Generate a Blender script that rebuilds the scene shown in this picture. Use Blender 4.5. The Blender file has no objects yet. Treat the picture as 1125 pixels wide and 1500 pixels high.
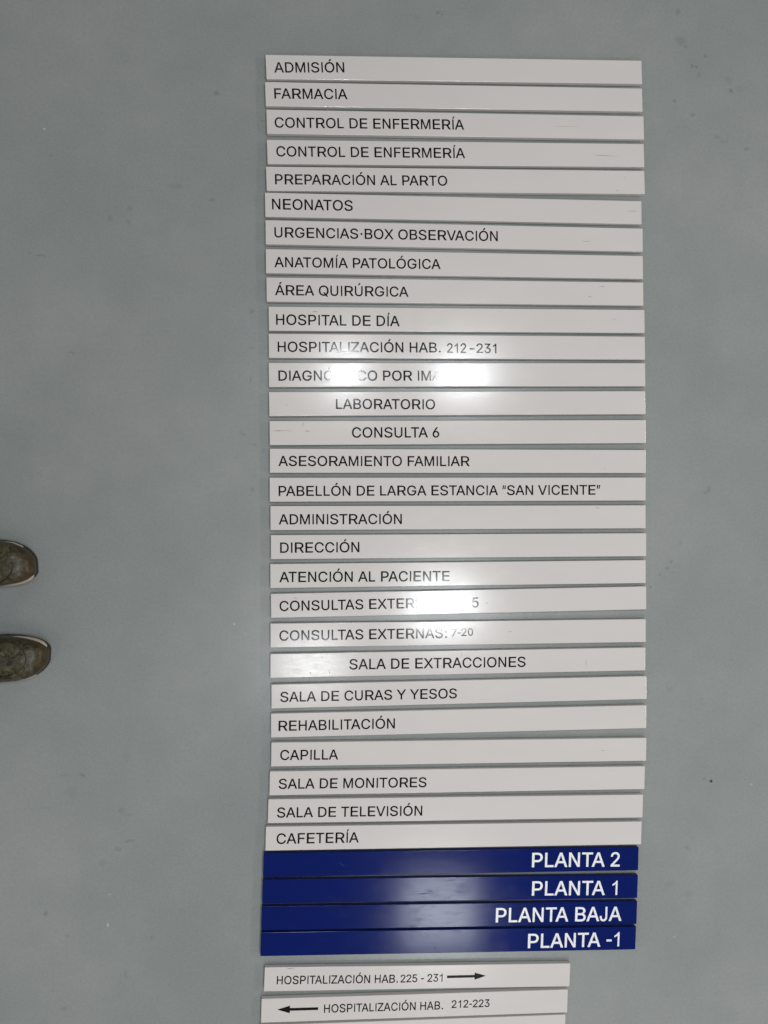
import bpy, bmesh, math, random
from mathutils import Vector, Matrix, noise
random.seed(7)
SC = bpy.context.scene
COL = SC.collection
PI = math.pi

# ------------------------------------------------------------------ camera
FPX = 1090.0                      # focal length in pixels of the 1125 x 1500 photograph
NADX, NADY = 466.0, 742.0         # where the plumb line under the phone meets the picture
CAM_H = 1.557
FACE = 0.0125                     # height of the strip faces over the floor

d = Vector((NADX - 562.5, 750 - NADY, -FPX)).normalized()
w = -d
xr = Vector((1, 0, 0)); xr = (xr - w * xr.dot(w)).normalized()
yr = w.cross(xr)
R = Matrix((xr, yr, w))           # camera space to world space
cam_data = bpy.data.cameras.new('camera')
cam = bpy.data.objects.new('camera', cam_data); COL.objects.link(cam)
cam.matrix_world = Matrix.Translation((0, 0, CAM_H)) @ R.to_4x4()
cam_data.sensor_fit = 'VERTICAL'; cam_data.sensor_height = 24.0
cam_data.lens = 24.0 * FPX / 1500.0
cam_data.clip_start = 0.02; cam_data.clip_end = 100
SC.camera = cam
SC.render.resolution_x = 768; SC.render.resolution_y = 1024

def ground(px, py, z=0.0):
    """measured picture position -> place on the plane at height z"""
    r = R @ Vector((px - 562.5, 750 - py, -FPX))
    k = (CAM_H - z) / -r.z
    return Vector((r.x * k, r.y * k, z))

# ------------------------------------------------------------------ world: the dim light a pale room sends back
world = bpy.data.worlds.new('World'); SC.world = world
world.use_nodes = True
bg = world.node_tree.nodes['Background']
bg.inputs[0].default_value = (1.0, 0.985, 0.95, 1)
bg.inputs[1].default_value = 0.245
SC.view_settings.view_transform = 'Standard'
SC.view_settings.look = 'None'
SC.view_settings.exposure = 0.0
SC.view_settings.gamma = 1.0

# ------------------------------------------------------------------ ceiling lamps, then unseen fill lamps added around them
CEIL = 2.85
def lamp(x, y, sx, sy, radiance, col=(0.93, 0.97, 1.0)):
    l = bpy.data.lights.new('ceiling_or_fill_lamp', 'AREA'); l.shape = 'RECTANGLE'
    l.size = sx; l.size_y = sy
    l.energy = radiance * PI * sx * sy
    l.color = col
    o = bpy.data.objects.new('ceiling_or_fill_lamp', l); COL.objects.link(o)
    o.location = (x, y, CEIL)
    return o
def lamp_over(px, py, sx, sy, radiance, **k):
    g = ground(px, py, FACE)
    f = (CEIL - FACE + CAM_H - FACE) / (CAM_H - FACE)
    return lamp(g.x * f, g.y * f, sx, sy, radiance, **k)
lamp_over(505, 545, 0.15, 0.22, 72)
lamp_over(677, 549, 0.31, 0.18, 60)
lamp_over(648, 889, 0.32, 0.25, 62)
lamp_over(456, 971, 0.30, 0.22, 30)
lamp_over(643, 1334, 0.42, 0.44, 24)
lamp(4.9, 0.7, 0.6, 0.6, 48, (1.0, 0.97, 0.9))  # unseen, added to brighten the right side of the floor
lamp(4.9, -1.6, 0.6, 0.6, 48, (1.0, 0.97, 0.9))  # second added fill for the right side, also out of view
lamp(-2.8, -2.4, 0.5, 0.5, 26, (1.0, 0.98, 0.94))  # unseen, added to lift the lower left floor
lamp(0.7, -4.1, 0.5, 0.5, 24, (1.0, 0.97, 0.9))  # unseen, added further down the row as extra light

# ------------------------------------------------------------------ material helpers
def new_mat(name):
    m = bpy.data.materials.new(name); m.use_nodes = True
    nt = m.node_tree
    return m, nt, nt.nodes['Principled BSDF']
def N(nt, kind, **kw):
    n = nt.nodes.new(kind)
    for k, v in kw.items(): setattr(n, k, v)
    return n
def noise_tex(nt, vec, scale, detail=4, rough=0.55):
    n = N(nt, 'ShaderNodeTexNoise'); n.inputs['Scale'].default_value = scale
    n.inputs['Detail'].default_value = detail; n.inputs['Roughness'].default_value = rough
    if vec is not None: nt.links.new(vec, n.inputs['Vector'])
    return n.outputs['Fac']
def maprange(nt, v, a, b, c, e, smooth=False):
    n = N(nt, 'ShaderNodeMapRange')
    if smooth: n.interpolation_type = 'SMOOTHSTEP'
    nt.links.new(v, n.inputs[0])
    for i, x in enumerate((a, b, c, e)): n.inputs[i + 1].default_value = x
    return n.outputs[0]
def mathn(nt, op, a, b=None):
    n = N(nt, 'ShaderNodeMath', operation=op)
    for i, v in enumerate((a, b)):
        if v is None: continue
        if isinstance(v, (int, float)): n.inputs[i].default_value = v
        else: nt.links.new(v, n.inputs[i])
    return n.outputs[0]
def mix(nt, fac, a, b):
    n = N(nt, 'ShaderNodeMix', data_type='RGBA')
    if isinstance(fac, (int, float)): n.inputs[0].default_value = fac
    else: nt.links.new(fac, n.inputs[0])
    for i, v in ((6, a), (7, b)):
        if isinstance(v, tuple): n.inputs[i].default_value = (*v, 1)
        else: nt.links.new(v, n.inputs[i])
    return n.outputs[2]
def stretch(nt, vec, s):
    n = N(nt, 'ShaderNodeVectorMath', operation='MULTIPLY')
    nt.links.new(vec, n.inputs[0]); n.inputs[1].default_value = s
    return n.outputs[0]
def bump(nt, b, h, strength, dist):
    n = N(nt, 'ShaderNodeBump'); n.inputs['Strength'].default_value = strength
    n.inputs['Distance'].default_value = dist
    nt.links.new(h, n.inputs['Height']); nt.links.new(n.outputs[0], b.inputs['Normal'])

def tag(o, label=None, cat=None, group=None, kind=None):
    for k, v in (('label', label), ('category', cat), ('group', group), ('kind', kind)):
        if v: o[k] = v
    return o
def link(name, me, parent=None):
    o = bpy.data.objects.new(name, me); COL.objects.link(o)
    if parent: o.parent = parent
    return o
def empty(name, loc):
    o = bpy.data.objects.new(name, None); COL.objects.link(o)
    o.empty_display_size = 0.03; o.location = loc
    return o
def mesh(name, verts, faces, mat, smooth=False):
    me = bpy.data.meshes.new(name); me.from_pydata([tuple(v) for v in verts], [], faces)
    me.materials.append(mat); me.update()
    if smooth: me.polygons.foreach_set('use_smooth', [True] * len(me.polygons))
    return me

# ------------------------------------------------------------------ the floor: worn grey-green paint
# marks left on the paint: picture position measured, half sizes in picture pixels, darkness (+ dark, - pale)
MARKS = [(317,137,5,4,.5),(993,17,4,5,.45),(997,60,9,7,.4),(1004,68,4,3,.5),(1033,82,3,4,.45),(1014,97,3,3,.55),(1020,98,2.5,3,.5),
 (1024,110,4,5,.35),(1071,134,4,4,.6),(988,147,2.5,2.5,.55),(1015,168,5,4,.4),(1050,200,5,3,.35),(1060,208,7,3,.25),(1093,218,5,4,.35),
 (1068,117,8,6,.18),(1085,130,9,7,.15),(258,273,11,4,.25),(310,293,5,3,.35),(190,305,4,4,.3),(161,320,4,4,.35),(188,325,5,4,.28),
 (60,374,7,2,.5),(44,371,3,2,.35),(106,517,5,1.7,.5),(369,456,4,4,.45),(243,485,4,2,.25),(367,558,1.2,6,.5),(352,632,2,2,.6),(357,636,4,1.4,.6),
 (373,652,5,2,.4),(387,660,6,1.6,.3),(372,510,10,1.2,.2),(346,670,2,2,.35),(370,717,2.5,2.5,.35),(1038,717,4,5,.45),(1033,722,4,2.5,.4),
 (983,823,2.5,3,.5),(978,833,3,3,.45),(985,839,2.5,2,.3),(968,842,1.6,1.6,.6),(953,860,1.6,1.6,.6),(997,795,4,3,.2),(1107,855,10,10,.12),
 (981,1010,6,5,.2),(1031,1141,3,3,.4),(121,1135,4,3,.5),(95,1136,9,2,.2),(178,1187,5,5,.3),(188,1193,7,3,.2),(190,1232,9,2.2,.4),(172,1244,6,4,.32),
 (150,1264,6,5,.16),(67,1338,3,4.5,.55),(184,1427,2,6,.4),(222,1374,4,4,.25),(98,1371,5,3,.25),(94,1478,4,4,.3),(1006,1242,5,3,.25),
 (641,19,3,3,.5),(647,21,2,2,.5),(612,27,6,5,.15),(981,1295,10,6,.18),(1008,1309,5,6,.2),(1052,1369,2.5,2.5,.3),(74,228,1.6,2,.35),
 (302,985,5,3,.2),(105,1160,8,10,.14),(186,1107,5,6,.15),(70,1160,6,5,.1),(385,178,2,2,.35),(1028,1027,3,8,.12),
 (65,189,1.6,1.6,-.8),(343,914,1.5,1.5,-1),(158,1355,1.4,3.2,-.7),(161,1310,3,1.2,-.3),(1101,1149,1.8,1.8,-.5),(495,1084,2,1.3,-.4),(988,1372,2,2,-.25)]
def floor_material():
    m, nt, b = new_mat('painted_floor')
    tc = N(nt, 'ShaderNodeTexCoord').outputs['Object']
    big = noise_tex(nt, tc, 2.3, 5, .6); mid = noise_tex(nt, tc, 14, 5, .6); fine = noise_tex(nt, tc, 420, 2, .6)
    c = mix(nt, maprange(nt, big, .35, .65, 0, 1), (.240, .264, .266), (.302, .316, .314))
    c = mix(nt, maprange(nt, mid, .4, .7, 0, .45), c, (.232, .252, .250))
    grit = noise_tex(nt, tc, 150, 4, .75)
    c = mix(nt, maprange(nt, grit, .40, .70, 0, .30), c, (.165, .175, .168))
    c = mix(nt, maprange(nt, fine, .35, .65, 0, .32), c, (.37, .38, .365))
    # warp the marks so that none is a clean ellipse
    wn = N(nt, 'ShaderNodeTexNoise'); wn.inputs['Scale'].default_value = 130; wn.inputs['Detail'].default_value = 3
    nt.links.new(tc, wn.inputs['Vector'])
    sub = N(nt, 'ShaderNodeVectorMath', operation='SUBTRACT'); nt.links.new(wn.outputs['Color'], sub.inputs[0]); sub.inputs[1].default_value = (.5, .5, .5)
    sca = N(nt, 'ShaderNodeVectorMath', operation='SCALE'); nt.links.new(sub.outputs[0], sca.inputs[0]); sca.inputs['Scale'].default_value = .012
    add = N(nt, 'ShaderNodeVectorMath', operation='ADD'); nt.links.new(tc, add.inputs[0]); nt.links.new(sca.outputs[0], add.inputs[1])
    wv = add.outputs[0]
    dark = pale = None
    mm = CAM_H / FPX
    for (px, py, rx, ry, s) in MARKS:
        g = ground(px, py)
        v1 = N(nt, 'ShaderNodeVectorMath', operation='SUBTRACT'); nt.links.new(wv if s > 0 else tc, v1.inputs[0]); v1.inputs[1].default_value = (g.x, g.y, 0)
        v2 = N(nt, 'ShaderNodeVectorMath', operation='MULTIPLY'); nt.links.new(v1.outputs[0], v2.inputs[0]); v2.inputs[1].default_value = (1 / (rx * mm), 1 / (ry * mm), 0)
        v3 = N(nt, 'ShaderNodeVectorMath', operation='LENGTH'); nt.links.new(v2.outputs[0], v3.inputs[0])
        k = maprange(nt, v3.outputs['Value'], .35, 1.35, abs(s), 0, True)
        if s > 0: dark = k if dark is None else mathn(nt, 'MAXIMUM', dark, k)
        else: pale = k if pale is None else mathn(nt, 'MAXIMUM', pale, k)
    c = mix(nt, mathn(nt, 'MULTIPLY', dark, .55), c, (.07, .075, .068))
    c = mix(nt, mathn(nt, 'MULTIPLY', pale, .6), c, (.7, .7, .67))
    nt.links.new(c, b.inputs['Base Color'])
    nt.links.new(mathn(nt, 'ADD', maprange(nt, mid, .3, .7, -.02, .03), maprange(nt, big, .35, .65, .23, .29)), b.inputs['Roughness'])
    b.inputs['Specular IOR Level'].default_value = .5
    bump(nt, b, fine, .12, .0006)
    return m
s = 8
floor = link('floor', mesh('floor', [(-s,-s,0),(s,-s,0),(s,s,0),(-s,s,0)], [(0,1,2,3)], floor_material()))
tag(floor, kind='structure')

# ------------------------------------------------------------------ strip materials
def plastic(name, col, col2, rough, grain=.3, spec=.44):
    m, nt, b = new_mat(name)
    tc = N(nt, 'ShaderNodeTexCoord').outputs['Object']
    oi = N(nt, 'ShaderNodeObjectInfo').outputs['Random']
    off = N(nt, 'ShaderNodeVectorMath', operation='ADD'); nt.links.new(tc, off.inputs[0])
    cmb = N(nt, 'ShaderNodeCombineXYZ'); nt.links.new(mathn(nt, 'MULTIPLY', oi, 40.0), cmb.inputs[0]); nt.links.new(mathn(nt, 'MULTIPLY', oi, 17.0), cmb.inputs[1])
    nt.links.new(cmb.outputs[0], off.inputs[1]); v = off.outputs[0]
    blot = noise_tex(nt, stretch(nt, v, (1, 3, 1)), 6, 4)
    hair = noise_tex(nt, stretch(nt, v, (1, 28, 28)), 42, 3)
    speck = noise_tex(nt, v, 700, 1)
    c = mix(nt, maprange(nt, blot, .35, .65, 0, 1), col, col2)
    c = mix(nt, maprange(nt, hair, .66, .78, 0, .22), c, tuple(x * .55 for x in col))
    # faint rubbed streaks here and there
    st = noise_tex(nt, stretch(nt, v, (1, 14, 14)), 11, 5, .7)
    c = mix(nt, maprange(nt, st, .69, .76, 0, .30), c, tuple(x * .5 for x in col))
    nt.links.new(c, b.inputs['Base Color'])
    # grime and wear at the sawn ends
    sx = N(nt, 'ShaderNodeSeparateXYZ'); nt.links.new(tc, sx.inputs[0])
    endm = maprange(nt, mathn(nt, 'ABSOLUTE', sx.outputs[0]), .3955, .4005, 0, 1, True)
    nick = maprange(nt, noise_tex(nt, v, 160, 4, .7), .50, .64, 0, .55)
    c = mix(nt, mathn(nt, 'MULTIPLY', endm, nick), c, tuple(x * .45 for x in col))
    # one strip a little greyer or yellower than the next, and grubby at the rims
    c = mix(nt, mathn(nt, 'MULTIPLY', oi, .22), c, tuple(x * k for x, k in zip(col, (.90, .89, .84))))
    rub = noise_tex(nt, stretch(nt, v, (1, 2, 1)), 26, 5, .7)
    smear = maprange(nt, rub, .52, .68, 0, .05)
    r = mathn(nt, 'ADD', mathn(nt, 'ADD', smear, 0.0), mathn(nt, 'ADD', maprange(nt, hair, .3, .7, rough - .03, rough + .05), maprange(nt, blot, .3, .7, -.01, .02)))
    nt.links.new(r, b.inputs['Roughness']); b.inputs['Specular IOR Level'].default_value = spec
    h = mathn(nt, 'ADD', mathn(nt, 'MULTIPLY', hair, .6), mathn(nt, 'MULTIPLY', speck, .4))
    bump(nt, b, h, grain, .00003)
    return m
M_WHITE = plastic('off_white_plastic', (.672, .630, .612), (.648, .614, .597), .15)
M_BLUE = plastic('navy_blue_plastic', (.0007, .0098, .122), (.0007, .0086, .106), .125, .3, .2)
def vinyl(name, col, rough):
    m, nt, b = new_mat(name)
    tc = N(nt, 'ShaderNodeTexCoord').outputs['Object']
    n = noise_tex(nt, tc, 300, 3)
    nt.links.new(mix(nt, maprange(nt, n, .4, .7, 0, 1), col, tuple(min(1, x * 1.25 + .0005) for x in col)), b.inputs['Base Color'])
    nt.links.new(maprange(nt, n, .3, .7, rough - .015, rough + .025), b.inputs['Roughness']); b.inputs['Specular IOR Level'].default_value = .42
    return m
M_BLACK = vinyl('black_vinyl', (.0018, .0013, .0012), .095)
M_WHITE_VINYL = vinyl('white_vinyl', (.80, .80, .84), .3)
M_SCUFF = vinyl('grey_scuff', (.31, .285, .27), .6)
M_SCUFF_BLUE = vinyl('dark_scuff_on_blue', (.006, .014, .07), .55)

# ------------------------------------------------------------------ strips
THICK = FACE
def profile(t):
    """half of the cross-section: (inset from the side, height); undercut foot, straight side, rounded upper edge"""
    r = .0009
    pts = [(.0016, 0), (.0016, .0022), (0, .0030), (0, t - r)]  # foot set back so shade draws a dark line beneath
    for k in (1, 2, 3):
        a = k * PI / 6
        pts.append((r - r * math.cos(a), t - r + r * math.sin(a)))
    return pts
def strip_mesh(L, W, mat):
    pr = profile(THICK)
    st = []
    e = .0008
    for x, ins in ((-L/2, e), (-L/2 + e * .3, e * .3), (-L/2 + e, 0), (L/2 - e, 0), (L/2 - e * .3, e * .3), (L/2, e)):
        ring = [(x, -W/2 + i + ins, z if z < THICK * .9 else z - ins * .7) for i, z in pr]
        ring += [(x, W/2 - i - ins, z if z < THICK * .9 else z - ins * .7) for i, z in reversed(pr)]
        st.append(ring)
    V = [p for r_ in st for p in r_]; n = len(st[0]); F = []
    for a in range(len(st) - 1):
        for k in range(n):
            k2 = (k + 1) % n
            F.append((a*n + k, (a+1)*n + k, (a+1)*n + k2, a*n + k2))
    F.append(tuple(range(n))); F.append(tuple((len(st)-1)*n + k for k in reversed(range(n))))
    me = mesh('panel', V, F, mat)
    bm = bmesh.new(); bm.from_mesh(me); bmesh.ops.recalc_face_normals(bm, faces=bm.faces); bm.to_mesh(me); bm.free()
    return me

# advance and ink extents of the letters, in thousandths of the type size
MET = {'A':(667,0,667),'B':(667,73,628),'C':(722,50,685),'D':(722,77,674),'E':(667,79,618),'F':(611,82,567),'G':(778,53,717),
 'H':(722,80,642),'I':(278,93,187),'J':(500,28,414),'L':(556,73,521),'M':(833,74,759),'N':(722,76,641),'O':(778,48,733),
 'P':(667,77,622),'Q':(778,43,739),'R':(722,79,710),'S':(667,45,622),'T':(611,23,591),'U':(722,79,641),'V':(667,4,663),
 'X':(667,4,662),'Y':(667,3,664),'Z':(611,20,590),'0':(556,42,514),'1':(556,109,371),'2':(556,30,503),'3':(556,42,515),
 '5':(556,42,516),'6':(556,38,514),'7':(556,48,511),'.':(278,91,187),':':(278,91,187),'-':(333,32,302),'·':(333,112,220),
 '“':(333,35,300),'”':(333,35,300),' ':(278,0,0)}
for a, b_ in (('Á','A'),('Í','I'),('Ó','O'),('Ú','U')): MET[a] = MET[b_]
KERN = {'AT':-74,'TA':-74,'PA':-74,'LT':-74,'AV':-74,'VA':-74,'FA':-55}
GLYPH = {
 'A':([17,-9,82,-9,88,-8,92,-4,139,129,141,132,144,132,337,132,339,129,383,6,389,-6,397,-9,459,-9,466,-8,470,-4,471,0,470,5,299,471,285,509,279,516,272,517,203,517,197,516,193,512,10,8,8,1,9,-4,12,-7,169,208,168,210,169,214,208,328,237,419,239,421,274,312,310,209,306,208],[[19,20,21],[19,21,22],[18,19,22],[18,22,23],[18,23,24],[17,18,32],[32,18,24],[16,17,33],[33,17,32],[16,33,34],[31,32,24],[30,31,24],[16,34,35],[29,30,24],[28,29,24],[16,35,36],[36,28,5],[5,28,24],[16,36,7],[7,36,6],[6,36,5],[16,7,8],[4,5,24],[16,8,9],[3,4,24],[3,24,25],[16,9,10],[15,16,10],[3,25,26],[14,15,10],[3,26,27],[13,14,10],[2,3,27],[13,10,11],[2,27,0],[12,13,11],[1,2,0]]),
 'B':([60,-9,259,-9,285,-7,308,-3,342,7,368,21,381,31,394,44,409,64,414,75,421,95,426,126,425,157,419,185,408,210,393,230,374,248,359,258,342,266,368,284,381,297,389,307,397,322,404,345,406,359,405,395,397,427,389,444,381,457,358,481,337,496,322,503,303,509,275,515,252,517,63,517,56,516,52,512,50,504,51,3,53,-5,135,66,134,70,134,217,135,221,256,221,279,218,296,212,316,200,327,189,337,175,342,162,345,149,346,136,344,119,340,108,332,95,326,88,312,78,289,70,256,66,135,295,134,299,134,438,135,442,247,442,272,439,286,435,300,427,309,419,317,408,322,398,325,387,326,366,325,355,321,342,314,329,306,319,293,309,274,300,251,295],[[34,35,36],[33,34,36],[33,36,37],[32,33,37],[32,37,38],[31,32,38],[31,38,64],[64,38,63],[63,38,39],[30,31,64],[29,30,64],[28,29,64],[27,28,64],[26,27,65],[65,27,64],[26,65,66],[26,66,67],[62,63,39],[26,67,68],[26,68,69],[25,26,69],[25,69,70],[25,70,71],[25,71,72],[24,25,72],[24,72,73],[24,73,74],[23,24,74],[23,74,75],[22,23,75],[22,75,76],[22,76,77],[21,22,77],[21,77,78],[21,78,79],[20,21,79],[20,79,80],[61,62,39],[19,20,80],[80,61,44],[44,61,39],[19,80,44],[18,19,44],[17,18,44],[16,17,44],[15,16,44],[14,15,45],[45,15,44],[14,45,46],[43,44,39],[14,46,47],[42,43,39],[14,47,48],[13,14,48],[13,48,49],[13,49,50],[12,13,50],[12,50,51],[12,51,52],[11,12,52],[11,52,53],[11,53,54],[10,11,54],[10,54,55],[10,55,56],[9,10,56],[9,56,57],[9,57,58],[9,58,59],[8,9,59],[41,42,39],[8,59,60],[60,41,39],[8,60,39],[7,8,39],[6,7,39],[5,6,39],[4,5,39],[3,4,39],[3,39,40],[2,3,40],[2,40,0],[1,2,0]]),
 'C':([260,-16,274,-16,298,-14,317,-11,340,-5,376,10,401,26,429,51,453,82,462,98,469,114,475,132,481,159,478,166,471,169,411,169,404,168,400,164,394,144,384,123,371,105,360,94,339,79,318,70,304,66,277,62,257,62,234,65,216,70,198,78,186,85,168,99,151,118,140,135,132,149,124,171,116,204,113,233,113,275,115,297,123,335,135,365,151,390,160,401,169,410,186,423,202,432,216,438,246,445,277,446,309,441,326,435,342,427,359,415,371,403,385,383,394,364,400,344,404,340,411,339,470,339,477,341,480,345,480,354,474,379,466,401,458,417,449,432,436,449,411,474,385,493,352,509,311,520,272,524,246,523,223,520,197,514,171,505,149,493,126,477,108,461,95,447,85,435,69,411,55,384,49,367,41,340,35,309,32,280,31,254,35,198,39,176,49,141,59,116,69,96,93,63,112,43,132,26,147,16,170,4,187,-3,217,-11,235,-14],[[72,73,74],[72,74,75],[71,72,75],[71,75,76],[71,76,77],[70,71,77],[70,77,78],[69,70,78],[69,78,79],[69,79,80],[68,69,80],[68,80,81],[67,68,49],[49,68,81],[49,81,48],[48,81,82],[67,49,50],[47,48,82],[67,50,51],[46,47,82],[67,51,52],[46,82,83],[45,46,83],[66,67,52],[66,52,53],[44,45,83],[65,66,53],[65,53,54],[44,83,84],[43,44,84],[65,54,55],[64,65,55],[42,43,84],[41,42,84],[41,84,85],[64,55,56],[63,64,56],[41,85,86],[40,41,86],[63,56,57],[62,63,57],[61,62,57],[61,57,58],[60,61,58],[60,58,59],[40,86,87],[39,40,87],[39,87,88],[38,39,88],[38,88,89],[37,38,89],[37,89,90],[36,37,90],[35,36,90],[35,90,91],[35,91,92],[34,35,92],[14,15,16],[13,14,16],[13,16,17],[12,13,17],[12,17,18],[11,12,18],[33,34,92],[11,18,19],[33,92,93],[32,33,93],[10,11,19],[10,19,20],[31,32,93],[31,93,94],[9,10,20],[9,20,21],[30,31,94],[8,9,21],[30,94,95],[8,21,22],[29,30,95],[7,8,22],[7,22,23],[28,29,95],[7,23,24],[27,28,95],[7,24,25],[26,27,95],[26,95,96],[7,25,26],[7,26,96],[6,7,96],[6,96,97],[6,97,98],[5,6,98],[5,98,99],[4,5,99],[4,99,100],[4,100,101],[3,4,101],[2,3,101],[2,101,102],[1,2,102],[1,102,0]]),
 'D':([60,-9,231,-9,272,-5,311,4,328,10,353,22,380,40,407,65,424,86,433,100,443,118,454,148,463,181,467,206,469,227,470,261,468,294,463,328,456,356,448,379,437,402,425,422,409,442,390,461,377,472,356,486,331,498,311,505,277,513,251,516,233,518,63,517,56,516,52,512,50,504,51,3,53,-5,135,66,134,70,134,441,138,442,229,442,244,441,261,439,282,434,303,426,321,416,332,408,342,399,350,390,360,376,371,355,382,324,386,303,389,274,389,236,387,213,383,190,378,172,370,152,358,130,341,109,316,90,294,79,268,71,240,67,224,66],[[29,30,31],[29,31,32],[28,29,32],[28,32,33],[27,28,33],[27,33,34],[26,27,34],[26,34,40],[40,34,39],[39,34,35],[25,26,40],[24,25,40],[23,24,40],[22,23,41],[41,23,40],[22,41,42],[21,22,42],[21,42,43],[38,39,35],[21,43,44],[21,44,45],[21,45,46],[20,21,46],[20,46,47],[20,47,48],[19,20,48],[19,48,49],[19,49,50],[18,19,50],[18,50,51],[17,18,51],[17,51,52],[16,17,52],[16,52,53],[16,53,54],[15,16,54],[15,54,55],[14,15,55],[14,55,56],[13,14,56],[13,56,57],[12,13,57],[12,57,58],[11,12,58],[11,58,59],[11,59,60],[10,11,60],[10,60,61],[9,10,61],[9,61,62],[8,9,62],[8,62,63],[7,8,63],[7,63,64],[7,64,65],[37,38,35],[7,65,66],[66,37,35],[7,66,35],[6,7,35],[5,6,35],[4,5,35],[3,4,35],[2,3,35],[2,35,36],[2,36,0],[1,2,0]]),
 'E':([60,-9,371,-9,378,-8,382,-4,383,3,383,54,381,61,377,64,370,66,137,66,134,67,134,70,134,215,135,219,353,220,359,221,362,224,364,233,364,283,362,290,358,293,351,294,135,295,134,299,134,441,138,442,368,442,375,444,380,448,381,455,381,506,380,512,376,516,368,518,63,517,56,516,52,512,50,504,51,3,53,-5],[[32,33,34],[32,34,35],[31,32,35],[31,35,36],[30,31,36],[30,36,37],[29,30,37],[29,37,25],[25,37,24],[24,37,38],[28,29,25],[27,28,25],[26,27,25],[23,24,38],[22,23,38],[21,22,13],[13,22,38],[20,21,13],[19,20,13],[18,19,13],[17,18,13],[16,17,13],[15,16,13],[14,15,13],[12,13,38],[11,12,38],[10,11,38],[9,10,38],[8,9,38],[7,8,38],[6,7,38],[5,6,38],[4,5,38],[3,4,38],[3,38,39],[2,3,39],[2,39,0],[1,2,0]]),
 'F':([60,-9,122,-9,129,-7,132,-3,134,4,134,207,135,211,343,212,351,215,354,222,354,275,352,282,348,285,341,286,135,287,134,291,134,441,138,442,364,442,371,444,376,448,377,455,377,506,376,512,372,516,364,518,63,517,56,516,52,512,50,504,51,3,53,-5],[[24,25,26],[24,26,27],[23,24,27],[23,27,28],[22,23,28],[22,28,29],[21,22,29],[21,29,17],[17,29,16],[16,29,30],[20,21,17],[19,20,17],[18,19,17],[15,16,30],[14,15,30],[13,14,6],[6,14,30],[12,13,6],[11,12,6],[10,11,6],[9,10,6],[8,9,6],[7,8,6],[5,6,30],[4,5,30],[3,4,30],[3,30,31],[2,3,31],[2,31,0],[1,2,0]]),
 'G':([262,-16,273,-16,301,-14,324,-10,345,-4,380,10,413,33,427,46,442,63,455,81,465,99,474,122,480,142,486,186,486,253,485,259,481,263,473,264,284,264,277,261,274,253,274,201,275,195,278,192,286,190,401,189,404,188,404,180,401,162,394,139,379,113,364,96,340,79,328,73,308,66,278,62,247,63,217,70,190,83,178,91,164,103,143,130,127,162,117,198,113,233,113,275,115,297,123,335,128,349,138,370,158,399,171,412,187,424,215,438,245,445,275,446,304,442,324,435,336,429,352,418,366,405,384,380,399,346,404,341,411,340,471,340,478,342,481,346,482,352,476,376,468,398,460,415,438,446,410,474,380,495,350,509,309,520,270,524,244,523,221,520,192,513,172,506,151,495,134,484,109,463,94,447,82,432,68,411,56,387,47,362,39,332,35,310,31,254,35,198,38,180,47,146,55,123,68,97,80,79,95,60,125,31,145,17,164,6,185,-2,208,-9,236,-14],[[76,77,78],[76,78,79],[75,76,79],[75,79,80],[75,80,81],[74,75,81],[74,81,82],[73,74,82],[73,82,83],[73,83,84],[72,73,84],[72,84,85],[72,85,55],[55,85,54],[54,85,86],[72,55,56],[71,72,56],[53,54,86],[71,56,57],[52,53,86],[71,57,58],[52,86,87],[71,58,59],[51,52,87],[71,59,60],[70,71,60],[50,51,87],[50,87,88],[70,60,61],[49,50,88],[69,70,61],[49,88,89],[69,61,62],[68,69,62],[48,49,89],[48,89,90],[67,68,62],[47,48,90],[66,67,62],[66,62,63],[65,66,63],[65,63,64],[46,47,90],[46,90,91],[46,91,92],[45,46,92],[44,45,92],[16,17,18],[16,18,19],[15,16,19],[15,19,20],[14,15,20],[44,92,93],[13,14,20],[13,20,21],[43,44,93],[13,21,22],[42,43,93],[42,93,94],[13,22,25],[25,22,23],[25,23,24],[13,25,26],[13,26,27],[12,13,27],[12,27,28],[42,94,95],[12,28,29],[41,42,95],[41,95,96],[11,12,29],[11,29,30],[40,41,96],[40,96,97],[10,11,30],[10,30,31],[39,40,97],[9,10,31],[39,97,98],[9,31,32],[38,39,98],[37,38,98],[8,9,32],[8,32,33],[37,98,99],[8,33,34],[36,37,99],[8,34,35],[7,8,35],[35,36,99],[7,35,99],[7,99,100],[6,7,100],[5,6,100],[5,100,101],[5,101,102],[4,5,102],[4,102,103],[4,103,104],[3,4,104],[3,104,105],[2,3,105],[1,2,105],[1,105,0]]),
 'H':([60,-9,122,-9,129,-7,132,-3,134,4,134,219,135,222,138,222,381,222,382,218,382,4,384,-3,388,-8,395,-9,454,-9,460,-8,463,-5,466,4,466,504,464,512,461,515,453,517,394,517,387,515,384,511,382,504,382,301,381,298,378,298,135,298,134,302,133,505,132,512,128,516,121,517,62,517,56,516,53,513,50,504,51,3,53,-5],[[20,21,22],[33,34,35],[20,22,23],[33,35,36],[32,33,36],[32,36,37],[19,20,23],[19,23,24],[32,37,38],[18,19,24],[31,32,38],[18,24,25],[30,31,38],[17,18,25],[17,25,26],[30,38,39],[29,30,39],[17,26,27],[17,27,28],[28,29,6],[6,29,5],[5,29,39],[17,28,8],[8,28,7],[7,28,6],[17,8,9],[4,5,39],[17,9,10],[16,17,10],[16,10,11],[3,4,39],[3,39,40],[16,11,12],[2,3,40],[15,16,12],[2,40,0],[1,2,0],[14,15,12],[14,12,13]]),
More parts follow.
